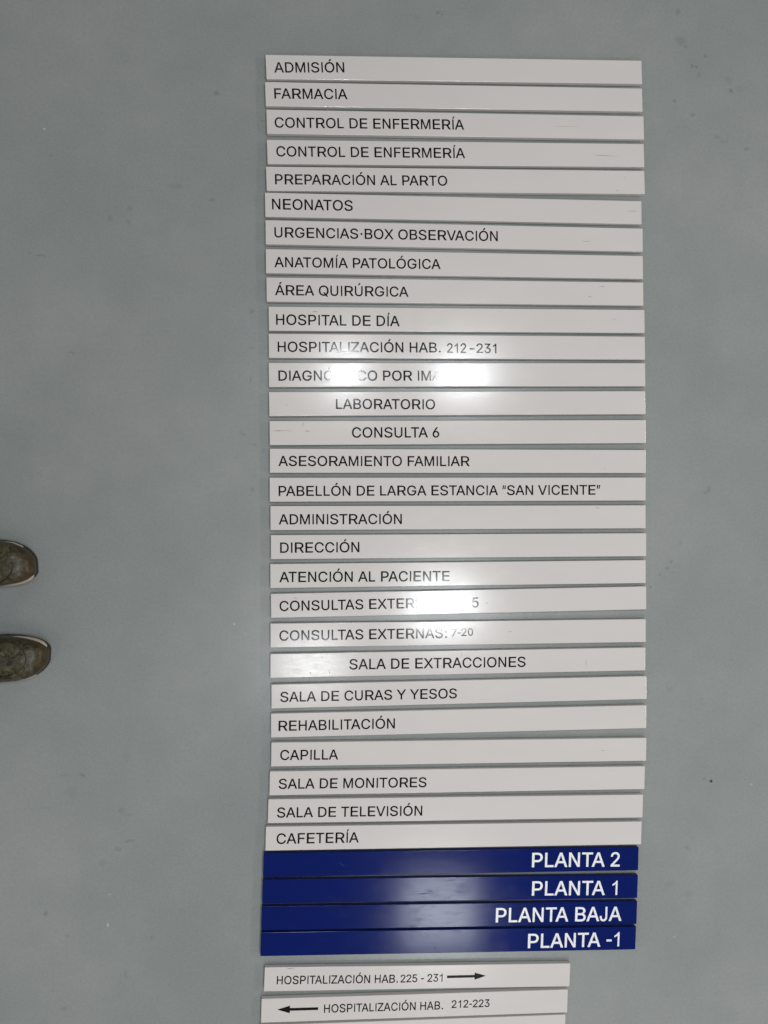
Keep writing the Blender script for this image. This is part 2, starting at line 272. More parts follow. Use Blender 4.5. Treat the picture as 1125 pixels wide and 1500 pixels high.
 'J':([180,-16,203,-15,229,-11,250,-5,276,8,297,24,314,42,326,61,337,88,342,111,344,130,344,505,343,512,338,516,332,517,273,517,266,514,263,508,262,136,257,107,250,92,242,81,233,73,223,67,202,60,176,59,162,61,149,65,133,75,126,82,114,101,108,123,106,170,105,176,102,179,94,181,35,181,28,179,25,175,24,169,24,141,26,115,29,99,35,78,41,64,48,52,59,37,80,17,94,7,107,0,120,-5,140,-11,156,-14],[[13,14,15],[13,15,16],[12,13,16],[12,16,17],[11,12,17],[11,17,18],[10,11,18],[34,35,36],[34,36,37],[34,37,38],[33,34,38],[32,33,38],[32,38,39],[31,32,39],[31,39,40],[31,40,41],[10,18,19],[9,10,19],[30,31,41],[30,41,42],[8,9,19],[8,19,20],[29,30,42],[29,42,43],[8,20,21],[7,8,21],[28,29,43],[7,21,22],[28,43,44],[27,28,44],[7,22,23],[7,23,24],[26,27,44],[26,44,45],[6,7,24],[25,26,45],[6,24,25],[6,25,45],[6,45,46],[5,6,46],[5,46,47],[4,5,47],[4,47,48],[3,4,48],[3,48,49],[3,49,50],[2,3,50],[2,50,51],[1,2,51],[1,51,52],[1,52,0]]),
 'L':([60,-9,357,-9,365,-7,368,-4,369,1,369,54,367,61,363,64,356,66,138,66,134,67,133,505,131,513,128,516,123,517,61,517,54,514,51,507,51,3,53,-5],[[13,14,15],[13,15,16],[12,13,16],[12,16,17],[11,12,17],[11,17,18],[10,11,18],[9,10,18],[7,8,9],[7,9,18],[6,7,18],[5,6,18],[4,5,18],[4,18,19],[3,4,19],[2,3,19],[2,19,0],[1,2,0]]),
 'M':([60,-9,120,-9,127,-6,130,1,130,334,130,362,130,369,131,370,163,284,276,0,281,-7,290,-10,340,-9,346,-7,350,-3,462,283,492,365,494,369,495,369,495,0,499,-7,506,-9,565,-9,573,-6,575,-3,576,4,576,504,575,511,573,514,564,517,479,517,472,516,468,512,343,188,317,111,314,106,287,185,159,512,155,516,148,517,63,517,57,516,54,514,52,511,50,504,51,3,53,-5],[[28,29,30],[28,30,31],[38,39,40],[38,40,41],[38,41,42],[28,31,32],[37,38,42],[27,28,32],[37,42,43],[27,32,33],[36,37,43],[26,27,33],[36,43,44],[25,26,18],[18,26,17],[17,26,33],[36,44,7],[7,44,6],[6,44,45],[36,7,8],[16,17,33],[5,6,45],[25,18,19],[15,16,33],[4,5,45],[3,4,45],[36,8,9],[14,15,33],[14,33,34],[35,36,9],[14,34,35],[14,35,9],[24,25,19],[3,45,46],[2,3,46],[24,19,20],[14,9,10],[23,24,20],[13,14,10],[2,46,0],[22,23,20],[1,2,0],[22,20,21],[12,13,10],[12,10,11]]),
 'N':([60,-9,123,-9,130,-6,133,1,134,320,131,383,132,389,195,284,378,-3,383,-8,390,-9,460,-9,466,-8,469,-5,472,4,472,504,470,512,467,515,459,517,401,517,393,514,390,507,390,149,390,130,390,124,389,123,356,178,143,513,140,516,132,518,62,517,56,516,53,513,50,504,51,3,53,-5],[[28,29,30],[17,18,19],[17,19,20],[28,30,31],[27,28,31],[27,31,32],[16,17,20],[16,20,21],[26,27,32],[26,32,33],[15,16,21],[15,21,22],[14,15,22],[26,33,6],[6,33,5],[5,33,34],[26,6,7],[4,5,34],[3,4,34],[26,7,8],[25,26,8],[14,22,23],[14,23,24],[14,24,25],[14,25,8],[13,14,8],[3,34,35],[2,3,35],[13,8,9],[12,13,9],[2,35,0],[1,2,0],[11,12,9],[11,9,10]]),
 'O':([260,-16,288,-15,311,-12,333,-7,359,2,381,13,401,26,430,52,445,69,459,89,479,128,488,154,494,179,498,202,501,235,501,272,499,297,495,324,489,350,480,377,468,403,455,425,442,442,408,476,389,490,363,504,333,515,315,519,298,522,268,524,236,522,218,519,195,514,169,504,146,491,130,480,117,469,96,448,81,429,66,405,57,388,48,364,38,327,35,309,32,280,31,254,32,228,35,199,39,176,46,150,55,124,68,98,80,80,95,61,109,46,131,27,147,16,170,4,200,-7,217,-11,235,-14,255,62,234,65,222,68,201,76,191,82,168,99,160,107,145,127,128,159,118,193,113,232,113,276,119,319,127,346,143,378,162,403,174,414,191,426,216,438,246,445,276,446,304,442,317,438,335,430,353,419,364,410,382,390,399,362,406,346,413,324,417,303,420,274,420,233,414,189,406,162,399,146,390,130,372,106,363,97,344,83,317,70,287,63],[[28,29,30],[28,30,31],[27,28,31],[26,27,31],[26,31,32],[25,26,32],[25,32,33],[24,25,33],[24,33,34],[24,34,35],[23,24,35],[23,35,36],[22,23,36],[22,36,81],[81,36,37],[81,37,80],[80,37,38],[22,81,82],[79,80,38],[22,82,83],[21,22,83],[21,83,84],[78,79,38],[21,84,85],[78,38,39],[77,78,39],[20,21,85],[20,85,86],[76,77,39],[20,86,87],[76,39,40],[19,20,87],[75,76,40],[19,87,88],[75,40,41],[74,75,41],[18,19,88],[74,41,42],[18,88,89],[17,18,89],[17,89,90],[73,74,42],[73,42,43],[16,17,90],[16,90,91],[72,73,43],[72,43,44],[16,91,92],[15,16,92],[72,44,45],[71,72,45],[15,92,93],[14,15,93],[71,45,46],[13,14,93],[13,93,94],[70,71,46],[70,46,47],[12,13,94],[70,47,48],[69,70,48],[12,94,95],[11,12,95],[69,48,49],[11,95,96],[68,69,49],[10,11,96],[68,49,50],[10,96,97],[10,97,98],[9,10,98],[67,68,50],[67,50,51],[66,67,51],[9,98,99],[65,66,51],[65,51,52],[9,99,100],[8,9,100],[8,100,101],[64,65,52],[64,52,53],[63,64,53],[8,101,102],[7,8,102],[62,63,53],[61,62,53],[7,102,61],[7,61,53],[7,53,54],[6,7,54],[6,54,55],[6,55,56],[5,6,56],[5,56,57],[4,5,57],[4,57,58],[3,4,58],[2,3,58],[2,58,59],[2,59,60],[1,2,60],[1,60,0]]),
 'P':([60,-9,122,-9,128,-8,132,-4,133,3,134,172,135,176,251,177,278,180,305,186,334,198,354,211,376,231,386,243,396,258,402,271,409,291,416,327,418,340,416,368,409,404,403,421,395,437,382,456,364,475,353,484,333,497,315,504,288,512,247,517,63,517,56,516,52,512,50,504,51,3,53,-5,135,252,134,256,134,438,135,442,244,442,256,441,273,438,286,433,305,422,315,412,324,398,331,380,334,364,335,345,332,318,325,298,318,286,306,273,293,264,280,258,251,252],[[29,30,31],[28,29,31],[28,31,32],[27,28,32],[27,32,33],[26,27,33],[26,33,39],[39,33,38],[38,33,34],[25,26,39],[24,25,39],[23,24,39],[22,23,40],[40,23,39],[22,40,41],[22,41,42],[22,42,43],[37,38,34],[21,22,43],[21,43,44],[21,44,45],[20,21,45],[20,45,46],[19,20,46],[19,46,47],[19,47,48],[18,19,48],[18,48,49],[18,49,50],[17,18,50],[16,17,50],[16,50,51],[16,51,52],[15,16,52],[15,52,53],[15,53,54],[14,15,54],[14,54,55],[13,14,55],[13,55,56],[36,37,34],[56,36,6],[6,36,34],[13,56,6],[12,13,6],[11,12,6],[10,11,6],[9,10,6],[8,9,6],[7,8,6],[5,6,34],[4,5,34],[3,4,34],[3,34,35],[2,3,35],[2,35,0],[1,2,0]]),
 'Q':([401,-57,465,-57,472,-55,476,-49,474,-42,416,37,444,68,466,100,476,120,484,141,495,184,501,234,500,287,494,330,487,357,480,377,472,395,460,417,436,449,413,472,399,483,384,493,361,505,333,515,315,519,298,522,268,524,246,523,223,520,197,514,177,507,159,499,134,483,118,470,96,448,81,429,66,405,57,388,48,364,38,327,35,309,32,280,31,254,33,215,37,187,43,160,53,130,69,97,85,73,95,61,121,35,135,24,155,11,172,3,200,-7,223,-12,246,-15,270,-16,298,-14,321,-10,353,-1,392,-51,396,-55,255,62,234,65,222,68,201,76,191,82,168,99,160,107,145,127,128,159,118,193,113,232,113,276,119,319,127,346,143,378,162,403,174,414,191,426,216,438,246,445,276,446,304,442,317,438,335,430,353,419,364,410,382,390,399,362,406,346,413,324,417,303,420,274,420,233,414,189,404,157,387,125,373,107,368,102,366,103,360,111,322,160,316,166,309,167,249,167,243,166,240,164,237,159,239,152,303,67,300,65,286,63],[[25,26,27],[25,27,28],[24,25,28],[24,28,29],[23,24,29],[22,23,29],[22,29,30],[22,30,31],[21,22,31],[21,31,32],[20,21,32],[20,32,33],[19,20,33],[18,19,33],[18,33,34],[17,18,84],[84,18,83],[83,18,34],[83,34,82],[82,34,35],[81,82,35],[17,84,85],[17,85,86],[80,81,35],[17,86,87],[80,35,36],[79,80,36],[17,87,88],[16,17,88],[78,79,36],[16,88,89],[78,36,37],[77,78,37],[15,16,89],[15,89,90],[77,37,38],[76,77,38],[14,15,90],[76,38,39],[14,90,91],[13,14,91],[13,91,92],[75,76,39],[12,13,92],[75,39,40],[12,92,93],[74,75,40],[74,40,41],[12,93,94],[11,12,94],[74,41,42],[73,74,42],[11,94,95],[73,42,43],[10,11,95],[10,95,96],[72,73,43],[72,43,44],[71,72,44],[10,96,97],[71,44,45],[9,10,97],[104,105,106],[104,106,107],[104,107,108],[103,104,108],[103,108,109],[102,103,109],[71,45,46],[102,109,110],[70,71,46],[9,97,98],[102,110,111],[8,9,98],[70,46,47],[69,70,47],[8,98,99],[7,8,99],[101,102,111],[7,99,100],[68,69,47],[100,101,111],[7,100,111],[6,7,111],[67,68,47],[67,47,48],[66,67,48],[65,66,48],[65,48,49],[5,6,111],[64,65,49],[5,111,112],[5,112,113],[63,64,49],[5,113,63],[5,63,49],[5,49,50],[4,5,60],[60,5,50],[60,50,51],[60,51,52],[60,52,53],[60,53,54],[4,60,61],[59,60,54],[59,54,55],[58,59,55],[58,55,56],[57,58,56],[3,4,61],[2,3,61],[2,61,62],[1,2,62],[1,62,0]]),
 'R':([60,-9,122,-9,128,-8,132,-4,134,4,134,185,135,188,138,188,241,188,343,-2,347,-6,355,-9,424,-9,431,-8,435,-4,436,1,434,6,327,202,329,205,346,214,364,227,377,239,389,253,400,271,409,293,413,309,417,334,417,369,415,385,410,407,403,426,393,445,380,462,361,480,343,493,326,501,306,508,278,514,248,517,63,517,56,516,52,512,50,504,51,3,53,-5,135,264,134,268,134,438,135,442,245,442,258,441,275,438,289,433,305,424,316,414,326,400,332,382,335,364,335,339,332,321,328,309,321,297,311,286,300,278,285,271,256,265,241,264],[[38,39,40],[37,38,40],[37,40,41],[36,37,41],[36,41,42],[35,36,42],[35,42,48],[48,42,47],[47,42,43],[34,35,48],[33,34,48],[32,33,48],[31,32,48],[30,31,50],[50,31,49],[49,31,48],[30,50,51],[30,51,52],[46,47,43],[30,52,53],[29,30,53],[29,53,54],[29,54,55],[28,29,55],[28,55,56],[27,28,56],[27,56,57],[26,27,57],[26,57,58],[26,58,59],[25,26,59],[25,59,60],[24,25,60],[24,60,61],[24,61,62],[23,24,62],[23,62,63],[23,63,64],[22,23,64],[22,64,65],[45,46,43],[22,65,66],[66,45,6],[6,45,43],[22,66,6],[21,22,6],[20,21,6],[19,20,7],[7,20,6],[18,19,7],[17,18,7],[16,17,8],[8,17,7],[5,6,43],[16,8,9],[4,5,43],[15,16,9],[3,4,43],[3,43,44],[14,15,9],[14,9,10],[2,3,44],[13,14,10],[2,44,0],[13,10,11],[12,13,11],[1,2,0]]),
 'S':([212,-18,250,-17,278,-13,298,-8,326,2,354,18,364,26,383,45,397,64,406,82,411,97,416,125,415,161,407,191,401,203,387,222,366,242,338,261,313,272,278,284,209,303,166,319,149,329,138,338,128,353,124,371,125,388,131,405,141,419,157,432,175,441,193,446,220,449,242,448,262,445,280,439,299,428,311,417,317,409,325,392,329,374,333,370,340,369,398,369,404,370,408,374,409,382,406,402,402,418,396,433,380,458,354,484,328,501,295,514,265,521,230,524,204,523,182,520,145,510,117,497,90,477,68,453,59,440,52,423,46,402,43,381,43,364,45,347,53,320,63,302,83,280,111,259,129,249,160,237,272,204,303,190,320,178,330,166,335,151,336,139,335,127,329,108,319,93,313,87,296,75,279,67,263,62,244,59,228,58,205,59,185,62,166,68,150,76,139,84,131,92,122,105,116,120,112,139,108,144,101,145,40,145,33,143,30,140,29,136,32,113,36,97,43,78,51,63,60,50,82,27,109,8,134,-3,148,-8,175,-14],[[54,55,56],[54,56,57],[53,54,57],[53,57,58],[52,53,58],[52,58,59],[51,52,59],[51,59,60],[50,51,60],[50,60,61],[49,50,33],[33,50,32],[32,50,61],[32,61,62],[31,32,62],[49,33,34],[30,31,62],[49,34,35],[29,30,62],[29,62,63],[49,35,36],[48,49,36],[28,29,63],[48,36,37],[28,63,64],[27,28,64],[47,48,37],[47,37,38],[47,38,39],[26,27,64],[46,47,39],[26,64,65],[46,39,40],[25,26,65],[45,46,40],[25,65,66],[45,40,41],[44,45,41],[24,25,66],[43,44,41],[43,41,42],[24,66,67],[23,24,67],[23,67,68],[22,23,68],[21,22,68],[21,68,69],[20,21,69],[19,20,69],[19,69,70],[18,19,70],[18,70,71],[17,18,71],[16,17,71],[16,71,72],[16,72,73],[15,16,73],[15,73,74],[14,15,74],[14,74,75],[13,14,75],[12,13,75],[12,75,76],[12,76,77],[12,77,78],[11,12,78],[11,78,79],[98,99,100],[98,100,101],[97,98,101],[97,101,102],[97,102,103],[11,79,80],[96,97,103],[96,103,104],[11,80,81],[10,11,81],[95,96,104],[95,104,105],[10,81,82],[94,95,105],[9,10,82],[94,105,106],[9,82,83],[93,94,106],[9,83,84],[92,93,106],[8,9,84],[92,106,107],[91,92,107],[8,84,85],[90,91,107],[8,85,86],[7,8,86],[90,107,108],[7,86,87],[89,90,108],[7,87,88],[88,89,108],[7,88,108],[7,108,109],[6,7,109],[6,109,110],[5,6,110],[4,5,110],[4,110,111],[3,4,111],[3,111,112],[3,112,113],[2,3,113],[1,2,113],[1,113,0]]),
 'T':([193,-9,255,-9,262,-6,265,1,266,441,270,442,413,443,420,444,424,448,426,456,425,506,424,512,420,516,412,518,36,518,28,516,24,512,23,505,23,454,24,448,28,444,35,443,179,442,183,441,184,3,186,-5],[[12,13,14],[12,14,15],[11,12,15],[11,15,16],[10,11,16],[10,16,17],[9,10,17],[9,17,18],[8,9,18],[8,18,19],[7,8,19],[7,19,20],[6,7,20],[6,20,21],[5,6,21],[5,21,22],[4,5,22],[4,22,23],[3,4,23],[3,23,24],[3,24,25],[2,3,25],[2,25,0],[1,2,0]]),
 'U':([242,-17,273,-17,301,-14,334,-6,367,7,397,27,421,50,441,77,451,97,460,125,465,159,465,505,464,512,460,516,453,517,395,517,388,515,384,508,383,172,380,148,375,131,366,113,359,103,348,91,338,83,325,75,309,68,289,63,271,60,234,62,214,66,196,73,182,81,169,91,156,105,145,123,136,148,133,178,132,508,128,515,121,517,62,517,56,516,52,512,50,504,51,167,54,138,61,109,74,80,87,60,109,36,127,21,158,3,185,-7,216,-14],[[13,14,15],[13,15,16],[39,40,41],[39,41,42],[12,13,16],[39,42,43],[12,16,17],[38,39,43],[11,12,17],[38,43,44],[11,17,18],[37,38,44],[10,11,18],[37,44,45],[36,37,45],[10,18,19],[36,45,46],[9,10,19],[9,19,20],[35,36,46],[35,46,47],[9,20,21],[8,9,21],[34,35,47],[8,21,22],[34,47,48],[33,34,48],[8,22,23],[7,8,23],[32,33,48],[7,23,24],[7,24,25],[31,32,48],[31,48,49],[6,7,25],[6,25,26],[30,31,49],[6,26,27],[29,30,49],[6,27,28],[28,29,49],[6,28,49],[6,49,50],[5,6,50],[5,50,51],[4,5,51],[4,51,52],[3,4,52],[3,52,53],[2,3,53],[2,53,54],[1,2,54],[1,54,0]]),
 'V':([204,-9,275,-9,281,-8,286,-3,469,501,471,510,466,516,459,517,397,517,391,516,386,511,284,217,241,88,238,93,204,197,92,512,88,516,80,518,19,517,13,516,9,512,8,507,10,499,195,-2,199,-7],[[16,17,18],[6,7,8],[6,8,9],[16,18,19],[5,6,9],[5,9,10],[15,16,19],[15,19,20],[14,15,20],[14,20,21],[5,10,11],[4,5,11],[14,21,22],[3,4,11],[14,22,23],[3,11,12],[13,14,23],[12,13,23],[3,12,23],[3,23,24],[2,3,24],[2,24,0],[1,2,0]]),
 'X':([18,-9,88,-9,97,-6,194,132,237,197,286,122,369,2,376,-6,385,-9,452,-9,459,-8,462,-5,464,1,461,7,287,262,289,267,452,502,454,510,450,515,442,517,377,518,368,515,277,385,251,345,240,325,237,323,191,396,114,509,108,515,100,517,33,517,26,516,23,513,21,507,23,501,189,260,11,5,9,1,10,-4,13,-7],[[19,20,21],[18,19,21],[28,29,30],[28,30,31],[28,31,32],[17,18,21],[17,21,22],[27,28,32],[27,32,33],[16,17,22],[26,27,33],[26,33,34],[15,16,22],[26,34,35],[25,26,35],[15,22,23],[15,23,24],[15,24,25],[15,25,35],[14,15,35],[13,14,35],[13,35,4],[4,35,36],[13,4,5],[3,4,36],[2,3,36],[13,5,6],[12,13,6],[2,36,37],[12,6,7],[11,12,7],[2,37,38],[2,38,39],[10,11,7],[1,2,39],[10,7,8],[1,39,0],[9,10,8]]),
 'Y':([204,-9,265,-9,271,-8,275,-4,276,4,277,206,460,500,463,509,461,513,458,516,451,517,384,517,377,516,374,513,278,358,236,286,198,351,102,507,97,513,94,516,88,517,20,517,13,516,9,512,8,506,12,498,194,205,195,2,197,-5],[[9,10,11],[9,11,12],[20,21,22],[19,20,22],[9,12,13],[8,9,13],[18,19,22],[18,22,23],[17,18,23],[7,8,13],[7,13,14],[17,23,24],[6,7,14],[16,17,24],[16,24,25],[5,6,14],[16,25,26],[5,14,15],[15,16,26],[5,15,26],[4,5,26],[4,26,27],[3,4,27],[3,27,28],[2,3,28],[2,28,0],[1,2,0]]),
 'Z':([42,-9,396,-9,403,-8,406,-5,408,3,408,54,406,61,399,65,149,66,139,65,134,66,176,124,403,456,405,463,405,506,404,512,401,515,392,518,44,518,36,516,33,513,31,505,31,454,33,447,37,444,44,442,289,442,299,443,303,442,266,390,35,52,33,44,33,1,35,-5],[[16,17,18],[16,18,19],[16,19,20],[15,16,20],[15,20,21],[14,15,21],[13,14,21],[13,21,22],[12,13,22],[11,12,28],[28,12,27],[27,12,22],[27,22,23],[27,23,24],[27,24,25],[26,27,25],[11,28,29],[11,29,30],[10,11,30],[9,10,30],[7,8,9],[6,7,9],[6,9,30],[5,6,30],[4,5,30],[4,30,31],[4,31,32],[3,4,32],[3,32,33],[2,3,33],[2,33,0],[1,2,0]]),
 'Ó':([260,-16,288,-15,311,-12,333,-7,359,2,381,13,401,26,430,52,445,69,459,89,479,128,488,154,494,179,498,202,501,235,501,272,499,297,495,324,489,350,480,377,468,403,455,425,442,442,408,476,389,490,363,504,333,515,315,519,298,522,268,524,236,522,218,519,195,514,169,504,146,491,130,480,117,469,96,448,81,429,66,405,57,388,48,364,38,327,35,309,32,280,31,254,32,228,35,199,39,176,46,150,55,124,68,98,80,80,95,61,109,46,131,27,147,16,170,4,200,-7,217,-11,235,-14,255,62,234,65,222,68,201,76,191,82,168,99,160,107,145,127,128,159,118,193,113,232,113,276,119,319,127,346,143,378,162,403,174,414,191,426,216,438,246,445,276,446,304,442,317,438,335,430,353,419,364,410,382,390,399,362,406,346,413,324,417,303,420,274,420,233,414,189,406,162,399,146,390,130,372,106,363,97,344,83,317,70,287,63,240,549,287,549,295,552,301,559,362,652,364,659,361,664,358,666,351,668,290,667,282,664,278,659,232,562,232,554,235,551],[[28,29,30],[28,30,31],[27,28,31],[26,27,31],[26,31,32],[25,26,32],[25,32,33],[24,25,33],[24,33,34],[24,34,35],[23,24,35],[23,35,36],[22,23,36],[22,36,81],[81,36,37],[81,37,80],[80,37,38],[22,81,82],[79,80,38],[22,82,83],[21,22,83],[21,83,84],[78,79,38],[21,84,85],[78,38,39],[77,78,39],[20,21,85],[20,85,86],[76,77,39],[20,86,87],[76,39,40],[19,20,87],[75,76,40],[19,87,88],[75,40,41],[74,75,41],[18,19,88],[74,41,42],[18,88,89],[17,18,89],[17,89,90],[73,74,42],[73,42,43],[16,17,90],[16,90,91],[72,73,43],[72,43,44],[16,91,92],[15,16,92],[72,44,45],[71,72,45],[15,92,93],[14,15,93],[71,45,46],[13,14,93],[13,93,94],[70,71,46],[70,46,47],[12,13,94],[70,47,48],[69,70,48],[12,94,95],[11,12,95],[69,48,49],[11,95,96],[68,69,49],[10,11,96],[68,49,50],[10,96,97],[10,97,98],[9,10,98],[67,68,50],[67,50,51],[66,67,51],[9,98,99],[65,66,51],[65,51,52],[9,99,100],[8,9,100],[8,100,101],[64,65,52],[64,52,53],[63,64,53],[8,101,102],[7,8,102],[62,63,53],[61,62,53],[7,102,61],[7,61,53],[7,53,54],[6,7,54],[6,54,55],[6,55,56],[5,6,56],[5,56,57],[4,5,57],[4,57,58],[3,4,58],[2,3,58],[2,58,59],[2,59,60],[1,2,60],[1,60,0],[110,111,112],[110,112,113],[109,110,113],[109,113,114],[108,109,114],[107,108,114],[107,114,115],[106,107,115],[106,115,116],[105,106,116],[105,116,117],[104,105,117],[104,117,103]]),
 'Á':([17,-9,82,-9,88,-8,92,-4,139,129,141,132,144,132,337,132,339,129,383,6,389,-6,397,-9,459,-9,466,-8,470,-4,471,0,470,5,299,471,285,509,279,516,272,517,203,517,197,516,193,512,10,8,8,1,9,-4,12,-7,169,208,168,210,169,214,208,328,237,419,239,421,274,312,310,209,306,208,213,549,260,549,268,552,335,653,337,659,334,664,331,666,324,668,263,667,255,664,251,660,244,645,205,563,204,558,205,554,208,551],[[19,20,21],[19,21,22],[18,19,22],[18,22,23],[18,23,24],[17,18,32],[32,18,24],[16,17,33],[33,17,32],[16,33,34],[31,32,24],[30,31,24],[16,34,35],[29,30,24],[28,29,24],[16,35,36],[36,28,5],[5,28,24],[16,36,7],[7,36,6],[6,36,5],[16,7,8],[4,5,24],[16,8,9],[3,4,24],[3,24,25],[16,9,10],[15,16,10],[3,25,26],[14,15,10],[3,26,27],[13,14,10],[2,3,27],[13,10,11],[2,27,0],[12,13,11],[1,2,0],[43,44,45],[43,45,46],[42,43,46],[42,46,47],[41,42,47],[41,47,48],[40,41,48],[39,40,48],[39,48,49],[39,49,50],[39,50,51],[39,51,52],[38,39,52],[38,52,37]]),
 'Ú':([242,-17,273,-17,301,-14,334,-6,367,7,397,27,421,50,441,77,451,97,460,125,465,159,465,505,464,512,460,516,453,517,395,517,388,515,384,508,383,172,380,148,375,131,366,113,359,103,348,91,338,83,325,75,309,68,289,63,271,60,234,62,214,66,196,73,182,81,169,91,156,105,145,123,136,148,133,178,132,508,128,515,121,517,62,517,56,516,52,512,50,504,51,167,54,138,61,109,74,80,87,60,109,36,127,21,158,3,185,-7,216,-14,232,549,279,549,287,552,292,558,354,652,356,659,353,664,350,666,343,668,282,667,274,664,266,651,225,565,223,559,224,554,227,551],[[13,14,15],[13,15,16],[39,40,41],[39,41,42],[12,13,16],[39,42,43],[12,16,17],[38,39,43],[11,12,17],[38,43,44],[11,17,18],[37,38,44],[10,11,18],[37,44,45],[36,37,45],[10,18,19],[36,45,46],[9,10,19],[9,19,20],[35,36,46],[35,46,47],[9,20,21],[8,9,21],[34,35,47],[8,21,22],[34,47,48],[33,34,48],[8,22,23],[7,8,23],[32,33,48],[7,23,24],[7,24,25],[31,32,48],[31,48,49],[6,7,25],[6,25,26],[30,31,49],[6,26,27],[29,30,49],[6,27,28],[28,29,49],[6,28,49],[6,49,50],[5,6,50],[5,50,51],[4,5,51],[4,51,52],[3,4,52],[3,52,53],[2,3,53],[2,53,54],[1,2,54],[1,54,0],[62,63,64],[62,64,65],[61,62,65],[61,65,66],[60,61,66],[59,60,66],[58,59,66],[58,66,67],[58,67,68],[58,68,69],[57,58,69],[57,69,70],[56,57,70],[56,70,55]]),
 '0':([220,-16,230,-16,254,-14,277,-9,298,-2,314,7,333,21,358,47,369,62,383,88,397,125,408,175,413,226,413,282,411,310,406,344,400,371,391,400,384,417,371,442,357,462,346,474,330,489,310,503,294,511,273,518,253,522,228,524,208,523,188,520,164,513,150,507,125,491,95,461,76,432,65,409,56,384,44,330,39,275,40,214,43,184,48,155,55,126,62,105,72,82,84,61,95,46,115,25,128,14,143,4,158,-3,183,-11,199,-14,214,59,193,64,182,70,171,78,154,97,143,116,130,148,125,172,120,209,118,259,120,299,126,342,138,381,149,403,166,426,180,437,190,443,202,447,227,450,247,448,260,444,274,436,290,422,300,409,308,395,320,366,329,327,333,291,334,236,331,195,324,156,314,126,300,99,284,80,264,66,250,61,238,59],[[26,27,28],[26,28,29],[25,26,29],[25,29,30],[24,25,30],[24,30,31],[23,24,31],[23,31,32],[22,23,32],[22,32,33],[21,22,33],[20,21,33],[19,20,33],[19,33,71],[71,33,34],[19,71,72],[70,71,34],[19,72,73],[69,70,34],[19,73,74],[68,69,34],[18,19,74],[67,68,34],[18,74,75],[67,34,35],[66,67,35],[18,75,76],[17,18,76],[17,76,77],[66,35,36],[65,66,36],[16,17,77],[16,77,78],[65,36,37],[64,65,37],[15,16,78],[15,78,79],[14,15,79],[63,64,37],[63,37,38],[14,79,80],[13,14,80],[62,63,38],[13,80,81],[12,13,81],[62,38,39],[61,62,39],[12,81,82],[11,12,82],[61,39,40],[60,61,40],[11,82,83],[60,40,41],[10,11,83],[59,60,41],[10,83,84],[59,41,42],[58,59,42],[10,84,85],[58,42,43],[9,10,85],[57,58,43],[57,43,44],[9,85,86],[56,57,44],[8,9,86],[56,44,45],[8,86,87],[55,56,45],[54,55,45],[8,87,88],[53,54,45],[7,8,88],[53,45,46],[7,88,89],[89,53,46],[7,89,46],[6,7,46],[6,46,47],[6,47,48],[5,6,48],[5,48,49],[4,5,49],[4,49,50],[3,4,50],[3,50,51],[2,3,51],[2,51,52],[1,2,52],[1,52,0]]),
 '1':([77,-9,387,-9,394,-8,398,-4,399,3,399,52,398,58,394,62,387,63,288,64,285,66,284,505,283,512,279,516,272,517,202,518,194,516,88,439,78,430,77,423,77,360,79,353,82,350,86,349,93,352,194,426,200,430,202,429,202,68,202,65,199,64,80,63,73,62,69,58,68,52,68,2,70,-5],[[14,15,16],[13,14,16],[12,13,16],[12,16,17],[11,12,17],[10,11,27],[27,11,26],[26,11,17],[26,17,18],[25,26,18],[25,18,19],[10,27,28],[24,25,19],[24,19,20],[24,20,21],[24,21,22],[23,24,22],[10,28,29],[9,10,29],[9,29,30],[8,9,30],[8,30,31],[7,8,31],[7,31,32],[6,7,32],[6,32,33],[5,6,33],[5,33,34],[4,5,34],[4,34,35],[3,4,35],[3,35,36],[2,3,36],[2,36,0],[1,2,0]]),
 '2':([64,-9,385,-9,392,-8,396,-4,397,3,397,54,395,61,391,64,384,66,175,66,171,67,278,179,328,235,350,263,368,291,378,312,383,327,389,359,389,383,387,399,383,416,375,437,356,466,337,485,315,501,298,510,268,519,245,523,227,524,191,521,158,512,132,500,107,481,86,458,78,446,69,429,60,398,57,376,58,359,63,354,69,353,122,352,130,354,134,359,138,385,142,399,147,410,157,424,168,434,182,442,200,448,220,450,239,449,258,445,277,436,290,426,301,411,307,398,310,382,310,361,308,344,297,320,283,298,267,278,232,239,57,52,55,44,55,1,57,-5],[[27,28,29],[26,27,29],[26,29,30],[25,26,30],[25,30,31],[24,25,31],[23,24,31],[23,31,32],[22,23,32],[22,32,33],[21,22,52],[52,22,51],[51,22,33],[51,33,34],[50,51,34],[21,52,53],[49,50,34],[49,34,35],[21,53,54],[48,49,35],[20,21,54],[20,54,55],[47,48,35],[47,35,36],[20,55,56],[46,47,36],[19,20,56],[19,56,57],[45,46,36],[18,19,57],[44,45,36],[18,57,58],[44,36,37],[43,44,37],[17,18,58],[17,58,59],[43,37,38],[17,59,60],[16,17,60],[42,43,38],[42,38,39],[41,42,39],[41,39,40],[16,60,61],[15,16,61],[15,61,62],[14,15,62],[14,62,63],[13,14,63],[13,63,64],[12,13,64],[12,64,65],[11,12,65],[10,11,65],[9,10,65],[8,9,65],[7,8,65],[6,7,65],[5,6,65],[4,5,65],[4,65,66],[4,66,67],[3,4,67],[3,67,68],[2,3,68],[2,68,0],[1,2,0]]),
